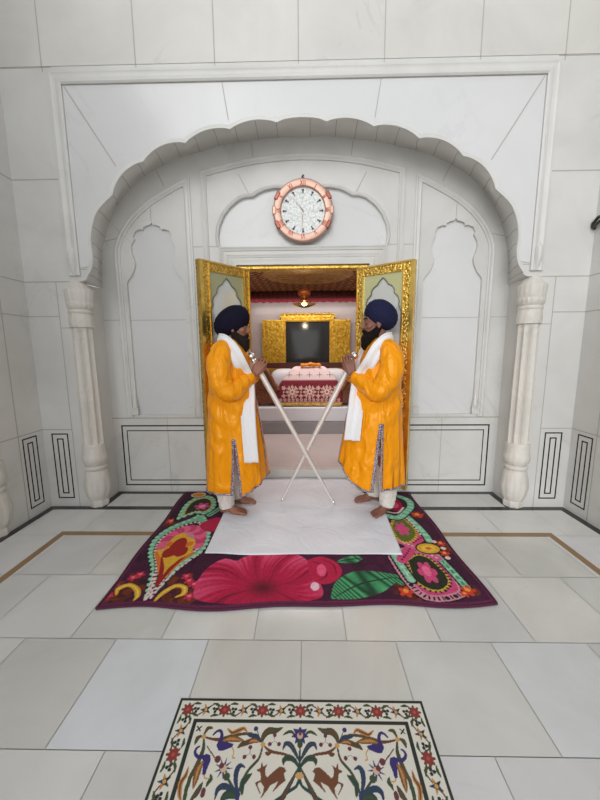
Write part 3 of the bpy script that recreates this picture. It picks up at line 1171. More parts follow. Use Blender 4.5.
# ------------------------------------------------------------------ WALL CLOCK
cx, cz, cy = .006, 2.605, YB
t = thing('wall_clock', 'round rose gold wall clock with roman numerals hung above the doorway', 'clock', (cx, cy - .04, cz))


def ring(prof, n=72, mi=0, mb=None):
    b = mb or MB()
    rows = []
    for j in range(n):
        a = 2 * PI * j / n
        rows.append([(cx + r * math.sin(a), cy - h, cz + r * math.cos(a)) for r, h in prof])
    rows.append(rows[0])
    b.grid(rows, mi=mi)
    return b


ring([(.255, .0), (.262, .02), (.262, .045), (.252, .06), (.236, .064), (.20, .058), (.194, .050), (.190, .036)]).build('bezel', M_rose, t, smooth=True, auto=.7)
b = MB()
rows = [[(cx + r * math.sin(2 * PI * j / 64), cy - .036, cz + r * math.cos(2 * PI * j / 64)) for j in range(64)] for r in (.001, .192)]
b.grid([list(reversed(r)) for r in rows], True)
b.box(cx - .2, cx + .2, cy - .03, cy - .001, cz - .12, cz + .12)
b.build('dial', M_dial, t)
for k in range(12):
    a = k * PI / 6
    b = MB()
    M = Matrix.Translation((cx + .160 * math.sin(a), cy - .039, cz + .160 * math.cos(a))) @ Matrix.Rotation(a, 4, 'Y')
    b.obox(M, .010, .003, .034)
    b.obox(M @ Matrix.Translation((0, 0, .010)), .018, .003, .012)
    b.build('hour_mark', M_grey, t)
NUM = ['XII', 'I', 'II', 'III', 'IIII', 'V', 'VI', 'VII', 'VIII', 'IX', 'X', 'XI']
for k, txt in enumerate(NUM):
    a = k * PI / 6
    b = MB()
    wd = {'I': .012, 'V': .026, 'X': .028}
    tot = sum(wd[c] for c in txt)
    u = -tot / 2
    M0 = Matrix.Translation((cx + .218 * math.sin(a), cy - .0625, cz + .218 * math.cos(a))) @ Matrix.Rotation(a, 4, 'Y')
    for ch in txt:
        c0 = u + wd[ch] / 2
        if ch == 'I':
            b.obox(M0 @ Matrix.Translation((c0, 0, 0)), .0068, .003, .040)
        elif ch == 'X':
            for s in (-1, 1):
                b.obox(M0 @ Matrix.Translation((c0, 0, 0)) @ Matrix.Rotation(s * .50, 4, 'Y'), .0065, .003, .044)
        else:
            for s in (-1, 1):
                b.obox(M0 @ Matrix.Translation((c0 + s * .0055, 0, 0)) @ Matrix.Rotation(s * .27, 4, 'Y'), .0062, .003, .041)
        u += wd[ch]
    b.build('numeral', M_num, t)
for k, (ang, dark) in enumerate(((62, 1), (90, 0), (118, 1), (242, 1), (270, 0), (298, 1))):
    a = math.radians(ang)
    b = MB()
    M = Matrix.Translation((cx + .250 * math.sin(a), cy - .04, cz + .250 * math.cos(a))) @ Matrix.Rotation(a, 4, 'Y')
    b.obox(M, .07, .056, .036)
    o = b.build('lug', M_num if dark else M_rose, t)
    md = o.modifiers.new('b', 'BEVEL')
    md.width = .008
    md.segments = 2
for ang, ln, w, nm in ((-34, .10, .006, 'hour_hand'), (-38, .15, .004, 'minute_hand'), (184, .13, .0025, 'second_hand')):
    a = math.radians(ang)
    b = MB()
    M = Matrix.Translation((cx + ln / 2 * .85 * math.sin(a), cy - .043, cz + ln / 2 * .85 * math.cos(a))) @ Matrix.Rotation(a, 4, 'Y')
    b.obox(M, w, .003, ln)
    b.build(nm, M_hand if nm != 'second_hand' else M_num, t)
b = MB()
b.tube([(cx, cy - .01, cz + .255), (cx - .004, cy - .02, cz + .285), (cx + .004, cy - .012, cz + .30)], .009, 8)
b.build('hanging_loop', M_grey, t)

# ------------------------------------------------------------------ INLAY PANEL in the floor
def build_inlay():
    half, y1 = .487, 1.163
    depth = .62
    sp = .0018
    xs = np.arange(-half, half + 1e-6, sp)
    ds = np.arange(0, depth + 1e-6, sp)
    Xg, Dg = np.meshgrid(xs, ds)
    ymid = depth / 2
    Df = np.where(Dg > ymid, depth - Dg, Dg)           # the design repeats mirrored towards the viewer
    cv = Canvas(Xg, Df, (222, 219, 208))
    DK, BR, GR, GR2, BL, VI, OR, RD, TN = (38, 44, 38), (104, 62, 38), (58, 74, 46), (34, 66, 64), (44, 52, 104), (52, 42, 110), (188, 132, 72), (140, 52, 48), (200, 158, 98)
    PL = (104, 48, 60)
    # bands
    cv.put((Df < .0105) | (np.abs(Xg) > half - .0105), DK)
    ring_ = ((Df > .076) & (Df < .090) & (np.abs(Xg) < .409)) | ((np.abs(Xg) > .395) & (np.abs(Xg) < .409) & (Df > .076))
    cv.put(ring_, DK)

    def flower(p, red=True):
        if red:
            cv.disc(p, .0225, GR, lobes=8, amp=.3)
            cv.disc(p, .0195, RD, lobes=8, amp=.10)
            cv.disc(p, .006, (170, 80, 70))
        else:
            for k in range(5):
                a = k * 2 * PI / 5 + .6
                cv.stroke([p, (p[0] + .021 * math.cos(a), p[1] + .021 * math.sin(a))], [.016, .016, .003], (GR2, OR, BL, OR, DK)[k], 0)
            cv.disc(p, .006, TN)

    def border_run(f, n0, n1):
        """f maps (along, across) with across 0 at the middle of the border"""
        for k in range(n0, n1):
            a = k * .149
            q = lambda u, v: f(a + u, v)
            cv.stroke([q(.012, .016), q(.035, -.02), q(.058, -.014), q(.075, .004)], .005, BR, 5)
            cv.stroke([q(.137, -.016), q(.115, .02), q(.092, .014), q(.075, -.004)], .005, BR, 5)
            for u, v, u2, v2 in ((.02, -.012, .05, -.024), (.05, .024, .02, .02), (.10, -.022, .13, -.02), (.13, .014, .10, .024)):
                cv.stroke([q(u, v), q((u + u2) / 2, (v + v2) / 2 - .003), q(u2, v2)], [.004, .011, .003], GR, 4)
            for u in (.037, .112):
                for du, dv in ((-.006, -.003), (.006, -.004), (0, .007)):
                    cv.disc(q(u + du, dv), .0058, DK)
            flower(q(0, 0), True)
            flower(q(.0745, 0), False)
    for s in (-1, 1):
        border_run(lambda u, v: (s * u, .0433 + v), 0, 3)
        border_run(lambda u, v: (s * (.444 + v), .0433 + u), 0, 3)
        flower((s * .444, .0433), True)

    def both(fn):
        for s in (1, -1):
            fn(lambda pts: [(s * (x + .004), d) for x, d in pts])

    def half_design(m):
        L = lambda pts, w, c, c2=None: cv.leaf(m(pts), w * 1.25, c, c2)
        S = lambda pts, w, c: cv.stroke(m(pts), w, c, 5)
        D = lambda p, r, c, **k: cv.disc(m([p])[0], r, c, **k)
        Pg = lambda pts, c: cv.poly(m(pts), c)
        # vines
        S([(-.348, .139), (-.3, .145), (-.248, .131), (-.185, .125), (-.145, .149)], [.006, .012, .010, .008], BR)
        S([(-.30, .144), (-.248, .130), (-.19, .124)], [.002, .006, .002], GR)
        S([(-.354, .144), (-.347, .18), (-.357, .229), (-.367, .263), (-.36, .33), (-.30, .43)], [.006, .015, .014, .012, .008], GR)
        S([(-.347, .18), (-.357, .229), (-.367, .263)], [.001, .005, .002], BR)
        S([(-.132, .163), (-.104, .179), (-.047, .19), (-.008, .221)], [.005, .010, .008, .005], BR)
        L([(-.104, .179), (-.115, .186), (-.125, .182)], .010, BR)
        S([(-.138, .165), (-.146, .201), (-.182, .242), (-.20, .30), (-.20, .36)], [.005, .009, .008, .006], GR)
        S([(-.136, .165), (-.143, .195), (-.16, .22)], [.001, .004, .001], BR)
        S([(-.004, .25), (-.012, .271), (-.033, .284), (-.10, .32), (-.2, .36)], [.008, .009, .006], GR2)
        # leaves at the vine's joint
        L([(-.142, .152), (-.135, .128), (-.118, .114), (-.095, .113), (-.069, .103)], .020, GR, BR)
        L([(-.145, .149), (-.16, .136), (-.178, .131), (-.204, .126)], .015, GR2, BL)
        L([(-.151, .150), (-.17, .146), (-.19, .152), (-.211, .165)], .015, BR, OR)
        L([(-.225, .169), (-.212, .158), (-.2, .154), (-.180, .140)], .014, BR, GR)
        D((-.169, .108), .008, VI)
        S([(-.165, .112), (-.15, .14)], .003, GR)
        D((-.137, .158), .0085, TN)
        # berries
        for c in ((-.096, .147), (-.180, .186)):
            for k in range(3):
                a = k * 2 * PI / 3 + .5
                p = (c[0] + .019 * math.cos(a), c[1] + .019 * math.sin(a))
                cv.stroke(m([c, p]), [.001, .012, .002], PL, 0)
                D(p, .0068, PL)
        # deer
        deer = [(-.149, .232), (-.136, .226), (-.134, .208), (-.127, .223), (-.114, .215), (-.12, .23), (-.117, .245), (-.11, .251), (-.091, .235), (-.072, .222), (-.056, .224), (-.048, .234), (-.056, .24), (-.052, .252), (-.049, .259), (-.07, .273), (-.086, .287), (-.09, .286), (-.079, .272), (-.074, .261), (-.098, .272), (-.106, .283), (-.124, .304), (-.126, .302), (-.12, .29), (-.118, .276), (-.131, .264), (-.139, .267), (-.139, .274), (-.127, .292), (-.131, .292), (-.149, .267), (-.145, .264), (-.132, .259), (-.133, .245), (-.136, .238), (-.145, .236)]
        Pg(deer, (112, 66, 40))
        # peacocks
        Pg([(-.301, .151), (-.303, .164), (-.291, .180), (-.273, .178), (-.246, .168), (-.242, .158), (-.266, .152), (-.288, .145)], VI)
        S([(-.292, .158), (-.291, .132), (-.300, .117), (-.312, .118), (-.324, .130)], [.014, .011, .009, .006], VI)
        L([(-.283, .148), (-.26, .142), (-.235, .143), (-.208, .147)], .017, (120, 84, 44), OR)
        S([(-.246, .168), (-.236, .182), (-.238, .198), (-.23, .20)], .004, TN)
        Pg([(-.344, .198), (-.333, .188), (-.317, .192), (-.311, .208), (-.316, .228), (-.319, .251), (-.329, .246), (-.334, .223)], VI)
        S([(-.338, .198), (-.358, .198), (-.372, .187), (-.372, .174), (-.363, .167)], [.014, .011, .009, .006], VI)
        L([(-.337, .211), (-.345, .23), (-.347, .255), (-.347, .285)], .018, (120, 84, 44), OR)
        S([(-.323, .249), (-.315, .257), (-.302, .256)], .004, TN)
        L([(-.302, .246), (-.296, .258), (-.303, .268), (-.306, .28)], .010, GR)
        L([(-.382, .228), (-.383, .25), (-.392, .27), (-.385, .30), (-.375, .31)], .013, OR, BR)
        # corner knot
        L([(-.358, .131), (-.352, .113), (-.345, .107), (-.329, .109)], .011, GR, BR)
        L([(-.361, .134), (-.376, .139), (-.38, .148), (-.382, .163)], .012, GR, BR)
        D((-.357, .136), .008, TN)
        for s in (-1, 1):
            cv.stroke(m([(-.383 - .007, .11 - s * .007), (-.383 + .007, .11 + s * .007)]), .005, DK, 0)
        L([(-.275, .109), (-.255, .122), (-.232, .114), (-.214, .108), (-.199, .122)], .013, OR, BR)
        # blue flower, bud and long leaves
        fc = (-.262, .229)
        for k in range(9):
            a = k * 2 * PI / 9
            cv.stroke(m([fc, (fc[0] + .030 * math.cos(a), fc[1] + .030 * math.sin(a))]), [.010, .014, .001], VI if k % 2 else BL, 0)
        D(fc, .011, (215, 180, 150))
        D((-.27, .222), .0085, PL)
        S([(-.336, .166), (-.30, .20)], .004, BR)
        D((-.288, .204), .0105, PL)
        D((-.246, .251), .011, GR)
        S([(-.24, .257), (-.203, .293)], [.008, .006], GR)
        L([(-.199, .296), (-.213, .262), (-.215, .235), (-.206, .221), (-.188, .226)], .014, BL, GR2)
        L([(-.199, .298), (-.22, .285), (-.248, .276), (-.266, .284), (-.270, .31)], .015, BL, GR2)
        L([(-.186, .296), (-.190, .27), (-.18, .255), (-.163, .242)], .016, GR, GR2)
        L([(-.197, .305), (-.222, .297), (-.24, .30), (-.25, .318)], .018, GR2, GR)
        L([(-.345, .31), (-.335, .298), (-.328, .285), (-.321, .266)], .014, GR, BR)
        D((-.312, .293), .008, PL, ry=.013)
        S([(-.199, .295), (-.198, .34), (-.2, .43)], [.014, .010, .012], BL)
        # centre plant
        L([(-.006, .205), (-.022, .178), (-.038, .158), (-.055, .155), (-.065, .174)], .014, BL, GR)
        L([(-.005, .226), (-.022, .204), (-.042, .196), (-.058, .203), (-.059, .218)], .015, GR, GR2)
        L([(-.02, .128), (-.035, .117), (-.05, .118), (-.067, .128)], .009, GR)
        L([(-.006, .222), (-.055, .30), (-.09, .34), (-.10, .40)], .014, GR2, BR)
    both(half_design)
    S = cv.stroke
    S([(0, .16), (0, .206), (0, .245)], [.004, .008, .013], GR2)
    for a, L_, c in ((-90, .024, VI), (-35, .03, BL), (-145, .03, BL), (15, .032, VI), (165, .032, VI), (60, .034, BL), (120, .034, BL)):
        a = math.radians(a)
        S([(0, .124), (L_ * .5 * math.cos(a), .124 + L_ * .5 * math.sin(a)), (L_ * math.cos(a), .124 + L_ * math.sin(a))], [.008, .016, .002], c, 2)
    cv.disc((0, .128), .011, (205, 170, 150))
    cv.disc((0, .122), .006, (120, 60, 40))
    cv.disc((0, .155), .010, GR, ry=.013)
    cv.disc((0, .246), .014, TN, ry=.009)
    Pts = np.stack([Xg, y1 - Dg, np.full_like(Xg, .0012)], -1)[::-1]
    o = grid_mesh('inlaid_marble_panel', Pts, cv.c[::-1], M_vc, smooth=False)
    tag(o, 'white marble floor panel inlaid with flowers, peacocks and two leaping deer', 'floor panel')


build_inlay()

# ------------------------------------------------------------------ RUG
def build_rug():
    nx, ny = 560, 420
    u = np.linspace(0, 1, nx)
    v = np.linspace(0, 1, ny)
    U, V = np.meshgrid(u, v)
    FL, FR, BL, BR = (np.array(p) for p in ((-1.13, 1.625), (1.07, 1.685), (-1.175, 3.14), (1.03, 3.14)))
    XY = ((1 - U) * (1 - V))[..., None] * FL + (U * (1 - V))[..., None] * FR + ((1 - U) * V)[..., None] * BL + (U * V)[..., None] * BR
    X, Y = XY[..., 0].copy(), XY[..., 1].copy()
    Y += (.012 * np.sin(X * 5.3 + .5) - .01 * np.sin(X * 9)) * (1 - V) ** 3
    X += .008 * np.sin(Y * 8) * (np.abs(U - .5) * 2) ** 4
    hh = np.minimum(np.minimum(U, 1 - U) * 2.2, np.minimum(V, 1 - V) * 1.5)
    Z = .003 + .014 * np.clip(hh / .02, 0, 1) ** .5 + .003 * np.sin(X * 7 + Y * 3) * np.clip(hh / .1, 0, 1) * (np.abs(X) > .72)
    cv = Canvas(X, Y, (58, 8, 44))
    rnd = random.Random(4)
    MI, MI2, DG, PK, CR, YE, OG, WH, DKB, RED = (118, 178, 146), (70, 132, 100), (34, 40, 24), (206, 70, 122), (170, 14, 62), (214, 166, 46), (214, 112, 34), (222, 200, 198), (30, 10, 22), (150, 26, 20)
    PUR = (66, 10, 52)
    # velvety purple mottling
    for k in range(240):
        cv.disc((rnd.uniform(-1.15, 1.1), rnd.uniform(1.65, 3.1)), rnd.uniform(.02, .06), ((70, 10, 54), (48, 6, 38))[k % 2], ry=rnd.uniform(.03, .08))

    def sm(pts, closed=True, n=5):
        P = [Vector((p[0], p[1], 0)) for p in pts]
        if closed:
            P = P + [P[0]]
        return [(p.x, p.y) for p in spline(P, n)]

    def rose(p, r, c=(196, 40, 70), c2=(232, 110, 130)):
        cv.disc(p, r, c, lobes=5, amp=.3)
        cv.disc((p[0], p[1] + r * .2), r * .4, c2)
    # brown glow in the corners and around the small flowers
    for p, r in (((-.98, 1.80), .17), ((-.72, 1.80), .15), ((-1.08, 1.72), .09), ((-.68, 1.70), .09), ((.60, 1.765), .09), ((.95, 1.775), .07), ((-1.09, 2.56), .07), ((.97, 2.67), .06), ((.99, 2.2), .09)):
        for k in range(26):
            a = rnd.uniform(0, 6.3)
            q = rnd.uniform(0, r)
            cv.disc((p[0] + q * math.cos(a), p[1] + q * math.sin(a)), rnd.uniform(.012, .03), ((88, 34, 18), (110, 44, 20), (72, 20, 24))[k % 3])
    # left paisley
    sc0 = lambda pts, k: [(-.885 + (p[0] + .885) * k, 2.2 + (p[1] - 2.2) * k) for p in pts]
    out = sm([(-.885, 1.67), (-.93, 1.81), (-.97, 1.94), (-1.07, 2.11), (-1.115, 2.26), (-1.10, 2.40), (-1.03, 2.52), (-.92, 2.63), (-.88, 2.70), (-.80, 2.60), (-.72, 2.42), (-.69, 2.26), (-.70, 2.13), (-.78, 2.0), (-.82, 1.87), (-.85, 1.75)])
    inn = sm([(-.872, 1.72), (-.94, 1.96), (-1.03, 2.14), (-1.055, 2.29), (-1.0, 2.43), (-.87, 2.54), (-.78, 2.42), (-.735, 2.26), (-.755, 2.14), (-.83, 2.0), (-.855, 1.85)])
    cv.poly(out, MI)
    cv.stroke(out, .016, DKB, 0)
    cv.stroke(sc0(out, .93), .03, (150, 206, 176), 0, dots=(.05, .45))
    mid = [((a[0] + b_[0]) / 2, (a[1] + b_[1]) / 2) for a, b_ in zip(out[::1], out[1:])]
    cv.poly(inn, DG)
    cv.stroke(inn, .030, DKB, 0)
    cv.stroke(inn, .022, WH, 0, dots=(.035, .55))
    sc = lambda pts, k, c: [(c[0] + (p[0] - c[0]) * k, c[1] + (p[1] - c[1]) * k) for p in pts]
    cc = (-.885, 2.2)
    in2 = sc(inn, .80, cc)
    cv.poly(in2, WH)
    cv.stroke(in2, .012, PK, 0)
    cv.poly(sc(inn, .68, cc), (200, 130, 140))
    for a in range(11):
        t_ = a / 10 * PI * 1.1 - .15
        p = (cc[0] + .125 * math.cos(t_), cc[1] + .05 + .19 * math.sin(t_))
        cv.disc(p, .045, (198, 62, 110) if a % 2 else (220, 96, 130), ry=.055)
    fl = sm([(-.862, 1.80), (-.94, 1.98), (-1.02, 2.10), (-1.03, 2.16), (-.98, 2.17), (-.98, 2.28), (-.93, 2.38), (-.86, 2.32), (-.79, 2.27), (-.78, 2.17), (-.755, 2.12), (-.83, 2.05), (-.855, 1.92)])
    cv.poly(fl, YE)
    cv.stroke([(-1.02, 2.13), (-.94, 2.0), (-.87, 1.84)], [.02, .035, .01], OG)
    cv.stroke([(-.76, 2.12), (-.82, 2.02), (-.86, 1.84)], [.02, .035, .01], OG)
    cv.stroke([(-.96, 2.08), (-.90, 1.94), (-.868, 1.80)], [.01, .03, .02], RED)
    cv.stroke([(-.80, 2.08), (-.85, 1.96), (-.868, 1.80)], [.01, .03, .02], RED)
    for p, rx, ry in (((-.895, 2.20), .055, .11), ((-.93, 2.13), .045, .06), ((-.85, 2.14), .045, .06)):
        cv.disc(p, rx, RED, ry=ry)
    for p in ((-.97, 2.23), (-.82, 2.23)):
        cv.disc(p, .025, OG, ry=.03)
    cv.stroke([(-.885, 1.69), (-.905, 1.80), (-.93, 1.90)], .022, WH, 4, dots=(.04, .6))
    cv.stroke([(-.86, 1.70), (-.84, 1.82), (-.80, 1.95), (-.72, 2.10)], .016, WH, 4, dots=(.035, .6))
    # crimson petals beside the paisley
    cv.poly(sm([(-.66, 2.52), (-.70, 2.40), (-.78, 2.42), (-.83, 2.5), (-.78, 2.58), (-.70, 2.62)]), (180, 24, 66))
    # gold curls
    for pts in ([(-1.07, 1.725), (-1.085, 1.77), (-1.04, 1.805), (-.98, 1.775), (-.945, 1.72), (-.945, 1.68)], [(-.825, 1.675), (-.81, 1.73), (-.76, 1.795), (-.70, 1.785), (-.685, 1.735), (-.72, 1.705)]):
        cv.stroke(pts, [.012, .035, .03, .035, .01], YE)
        cv.stroke(pts, [.0, .012, .01, .012, 0], (236, 198, 84))
    for p in ((-1.05, 1.87), (-1.12, 1.80), (-1.11, 1.71), (-.72, 1.88), (-.65, 1.81), (-.645, 1.71), (-1.02, 1.90), (-.69, 1.84)):
        rose(p, .028)
    rose((-1.09, 2.56), .035, (210, 66, 50), (230, 140, 90))
    # upper left: lozenge and rosette
    hx = sm([(-1.06, 2.56), (-1.09, 2.79), (-1.06, 2.97), (-.95, 3.06), (-.84, 3.0), (-.78, 2.80), (-.84, 2.66), (-.93, 2.68)], n=3)
    cv.poly(hx, MI)
    cv.stroke(hx, .022, DKB, 0)
    cv.stroke(sc(hx, .86, (-.93, 2.83)), .03, (150, 206, 176), 0, dots=(.06, .45))
    h2 = sc(hx, .70, (-.93, 2.83))
    cv.poly(h2, DG)
    cv.stroke(h2, .022, (196, 190, 120), 0, dots=(.03, .6))
    cv.disc((-.91, 2.82), .065, PK, lobes=6, amp=.25)
    cv.disc((-.91, 2.82), .03, (232, 140, 170))
    cv.disc((-1.02, 3.06), .085, DKB, ry=.07)
    cv.disc((-1.02, 3.06), .07, WH, ry=.058)
    cv.disc((-1.02, 3.06), .06, (196, 140, 40), ry=.05)
    cv.disc((-1.02, 3.06), .03, OG, ry=.025)
    # mint band behind left man
    cv.stroke([(-.80, 2.66), (-.74, 2.80), (-.72, 3.0)], .05, MI)
    cv.stroke([(-.80, 2.66), (-.74, 2.80), (-.72, 3.0)], .014, DKB, dots=(.03, .5))
    # hibiscus
    hib = sm([(-.64, 1.84), (-.61, 1.97), (-.53, 2.06), (-.44, 2.04), (-.40, 2.08), (-.30, 2.13), (-.16, 2.14), (-.02, 2.10), (.07, 1.98), (.10, 1.86), (.12, 1.74), (.06, 1.69), (-.16, 1.66), (-.45, 1.66), (-.61, 1.70)])
    HM = cv.poly(hib, (176, 16, 66))
    hc = np.array((-.23, 1.785))
    ang = np.arctan2(Y - hc[1], (X - hc[0]))
    rad = np.hypot((X - hc[0]) * .85, (Y - hc[1]) * 1.05)
    edges = [-2.75, -.35, .42, 1.15, 1.95, 2.72, 3.53]           # borders between the petals
    tp = np.zeros_like(ang)                                     # 0 at a petal's borders, 1 along its middle
    bend = ang + .13 * np.sin(rad * 11 + ang * 2)
    for a0, a1 in zip(edges[:-1], edges[1:]):
        for sh in (0, 2 * PI, -2 * PI):
            q = (bend + sh - a0) / (a1 - a0)
            tp = np.where((q >= 0) & (q < 1), np.sin(PI * np.clip(q, 0, 1)), tp)
    vein = np.sin(bend * 34 + 2.2 * np.sin(bend * 9)) * .5 + .35 * np.sin(bend * 61 + rad * 12)
    base, lightc, darkc = (np.array(lin(c)) for c in ((182, 14, 66), (236, 96, 142), (104, 4, 34)))
    k = np.clip(.55 * (rad / .33) ** 1.5 * (.35 + tp) + .30 * vein * (.4 + rad * 2) - .30, -1, 1)
    k = np.where(tp < .16, -np.clip(1 - tp / .16, 0, 1) * .9, k)[..., None]
    colr = np.where(k > 0, base + (lightc - base) * k, base + (darkc - base) * (-k))
    cd = np.clip(1 - rad / .10, 0, 1)[..., None]
    colr = colr + (darkc * .6 - colr) * cd
    cv.c[HM] = colr[HM]
    cv.disc((.075, 1.80), .026, (228, 190, 206), ry=.035)
    # bud
    bud = sm([(.03, 2.05), (.12, 2.09), (.21, 2.04), (.25, 1.94), (.20, 1.85), (.12, 1.82), (.05, 1.88)])
    BM = cv.poly(bud, (182, 20, 68))
    cv.stroke([(.06, 2.04), (.13, 1.99), (.15, 1.90), (.10, 1.85)], [.006, .014, .012, .004], (112, 6, 38))
    cv.stroke([(.13, 2.06), (.20, 2.0), (.21, 1.90)], [.006, .012, .004], (112, 6, 38))
    cv.disc((.12, 1.95), .03, (224, 84, 126), ry=.06)
    # leaves
    def bigleaf(pts, rib):
        Mk = cv.poly(sm(pts), (58, 142, 92))
        t2 = np.sin((X * 1.0 + Y * .75 + .10 * np.sin(X * 14 + Y * 9)) * 118)
        f = np.clip(t2, 0, 1)[..., None]
        c2 = np.array(lin((22, 64, 42)))
        c3 = np.array(lin((92, 176, 124)))
        tmp = cv.c + (c2 - cv.c) * f
        f2 = np.clip(-t2 - .3, 0, 1)[..., None]
        tmp = tmp + (c3 - tmp) * f2
        cv.c[Mk] = tmp[Mk]
        cv.stroke(rib, [.004, .014, .004], (20, 56, 38))
    bigleaf([(.16, 1.70), (.19, 1.82), (.26, 1.90), (.36, 1.945), (.50, 1.93), (.61, 1.89), (.54, 1.82), (.45, 1.75), (.30, 1.70)], [(.18, 1.71), (.36, 1.83), (.60, 1.89)])
    bigleaf([(.22, 2.03), (.28, 2.08), (.36, 2.10), (.40, 2.07), (.33, 2.02)], [(.22, 2.03), (.31, 2.06), (.39, 2.07)])
    bigleaf([(.52, 1.90), (.60, 1.91), (.70, 1.86), (.78, 1.79), (.64, 1.80), (.55, 1.84)], [(.52, 1.89), (.64, 1.86), (.77, 1.80)])
    # right hand strip: hexagon medallions, mint band with dashes
    band = [(.88, 3.1), (.96, 2.98), (.955, 2.85), (.90, 2.74), (.86, 2.66), (.90, 2.50), (.925, 2.30), (.93, 2.18), (.94, 1.98), (.955, 1.80)]
    h1 = sm([(.60, 2.09), (.70, 2.17), (.82, 2.16), (.90, 2.08), (.945, 1.82), (.87, 1.73), (.70, 1.72), (.63, 1.88)], n=3)
    cv.stroke(h1, .075, DKB, 0)
    cv.poly(h1, PK)
    cv.stroke(h1, .05, (206, 140, 160), 0)
    cv.stroke(h1, .03, DKB, 0, dots=(.026, .4))
    hi = sm([(.70, 2.05), (.78, 2.11), (.85, 2.06), (.885, 1.87), (.79, 1.78), (.69, 1.85)], n=3)
    cv.poly(sc(hi, 1.12, (.785, 1.95)), (196, 170, 60))
    cv.stroke(sc(hi, 1.12, (.785, 1.95)), .02, DKB, 0, dots=(.03, .4))
    cv.poly(hi, DG)
    cv.disc((.785, 1.94), .055, PK, ry=.10, lobes=6, amp=.2)
    cv.disc((.785, 1.95), .025, (232, 110, 150), ry=.05)
    cv.stroke([(.62, 2.12), (.64, 1.98), (.66, 1.86)], .05 + .022, DKB)
    cv.stroke([(.62, 2.12), (.64, 1.98), (.66, 1.86)], .05, MI)
    cv.stroke([(.62, 2.12), (.64, 1.98), (.66, 1.86)], .05 * .75, (150, 206, 176), dots=(.06, .4))
    cv.stroke([(.62, 2.12), (.64, 1.98), (.66, 1.86)], .012, (170, 214, 190), dots=(.04, .6))
    cv.stroke([(.91, 2.10), (.94, 1.95), (.965, 1.80)], .045 + .022, DKB)
    cv.stroke([(.91, 2.10), (.94, 1.95), (.965, 1.80)], .045, MI)
    cv.stroke([(.91, 2.10), (.94, 1.95), (.965, 1.80)], .045 * .75, (150, 206, 176), dots=(.06, .4))
    cv.stroke([(.91, 2.10), (.94, 1.95), (.965, 1.80)], .014, MI2, dots=(.05, .6))
    # crossing pink bands
    cv.stroke([(.90, 2.34), (.80, 2.26), (.72, 2.14), (.66, 2.06)], .075, PK)
    cv.stroke([(.90, 2.34), (.80, 2.26), (.72, 2.14), (.66, 2.06)], .014, DKB, dots=(.03, .5))
    cv.stroke([(.68, 2.30), (.78, 2.22), (.90, 2.08)], .065, (206, 96, 140))
    cv.stroke([(.68, 2.30), (.78, 2.22), (.90, 2.08)], .012, WH, dots=(.03, .5))
    cv.disc((.88, 2.19), .088, DKB, ry=.07)
    cv.disc((.88, 2.19), .078, YE, ry=.058)
    cv.disc((.88, 2.19), .05, (228, 190, 70), ry=.036)
    cv.disc((.88, 2.19), .02, OG, ry=.018)
    hx2 = sm([(.69, 2.48), (.76, 2.62), (.83, 2.60), (.87, 2.40), (.78, 2.27), (.70, 2.30)], n=3)
    cv.poly(hx2, (88, 104, 36))
    cv.stroke(hx2, .024, YE, 0, dots=(.03, .6))
    cv.disc((.77, 2.45), .05, PK, ry=.09, lobes=6, amp=.25)
    cv.stroke([(.86, 2.66), (.90, 2.50), (.92, 2.36), (.92, 2.28)], .05 + .022, DKB)
    cv.stroke([(.86, 2.66), (.90, 2.50), (.92, 2.36), (.92, 2.28)], .05, MI)
    cv.stroke([(.86, 2.66), (.90, 2.50), (.92, 2.36), (.92, 2.28)], .05 * .75, (150, 206, 176), dots=(.06, .4))
    cv.stroke([(.84, 2.66), (.875, 2.50), (.885, 2.36)], .014, WH, dots=(.04, .6))
    cv.stroke([(.80, 3.1), (.955, 2.98), (.955, 2.84), (.88, 2.72), (.78, 2.62), (.68, 2.68)], .065 + .022, DKB)
    cv.stroke([(.80, 3.1), (.955, 2.98), (.955, 2.84), (.88, 2.72), (.78, 2.62), (.68, 2.68)], .065, MI)
    cv.stroke([(.80, 3.1), (.955, 2.98), (.955, 2.84), (.88, 2.72), (.78, 2.62), (.68, 2.68)], .065 * .75, (150, 206, 176), dots=(.06, .4))
    cv.stroke([(.80, 3.06), (.92, 2.96), (.92, 2.85), (.86, 2.75), (.78, 2.67), (.70, 2.71)], .018, DG)
    cv.disc((.81, 2.88), .075, CR, ry=.14)
    cv.disc((.81, 2.86), .04, (224, 84, 122), ry=.07)
    cv.stroke([(.70, 2.74), (.80, 2.70), (.88, 2.80)], .02, WH)
    for p, r in (((.96, 2.67), .045), ((.60, 1.76), .04), ((.96, 1.775), .04), ((.93, 1.75), .025), ((.99, 2.25), .03), ((.97, 2.13), .03)):
        rose(p, r, (206, 60, 36), (236, 150, 60))
    for p in ((.95, 2.27), (.985, 2.19), (.97, 2.08)):
        cv.disc(p, .018, (230, 200, 190))
    edge = hh < .022
    cv.put(edge, (92, 30, 62))
    Pts = np.stack([X, Y, Z], -1)
    o = grid_mesh('plush_floral_rug', Pts, cv.c, M_rug)
    md = o.modifiers.new('s', 'SOLIDIFY')
    md.thickness = .003
    md.offset = -1
    tag(o, 'purple plush rug with a crimson hibiscus and paisley borders', 'rug')
    bb = MB()
    n = 140
    loop = [(X[0, int(k * (nx - 1) / n)], Y[0, int(k * (nx - 1) / n)]) for k in range(n)] + [(X[int(k * (ny - 1) / n), -1], Y[int(k * (ny - 1) / n), -1]) for k in range(n)] \
        + [(X[-1, int((n - k) * (nx - 1) / n)], Y[-1, int((n - k) * (nx - 1) / n)]) for k in range(n)] + [(X[int((n - k) * (ny - 1) / n), 0], Y[int((n - k) * (ny - 1) / n), 0]) for k in range(n)]
    bb.tube([(x, y, .0085) for x, y in loop + loop[:1]], .0075, 8)
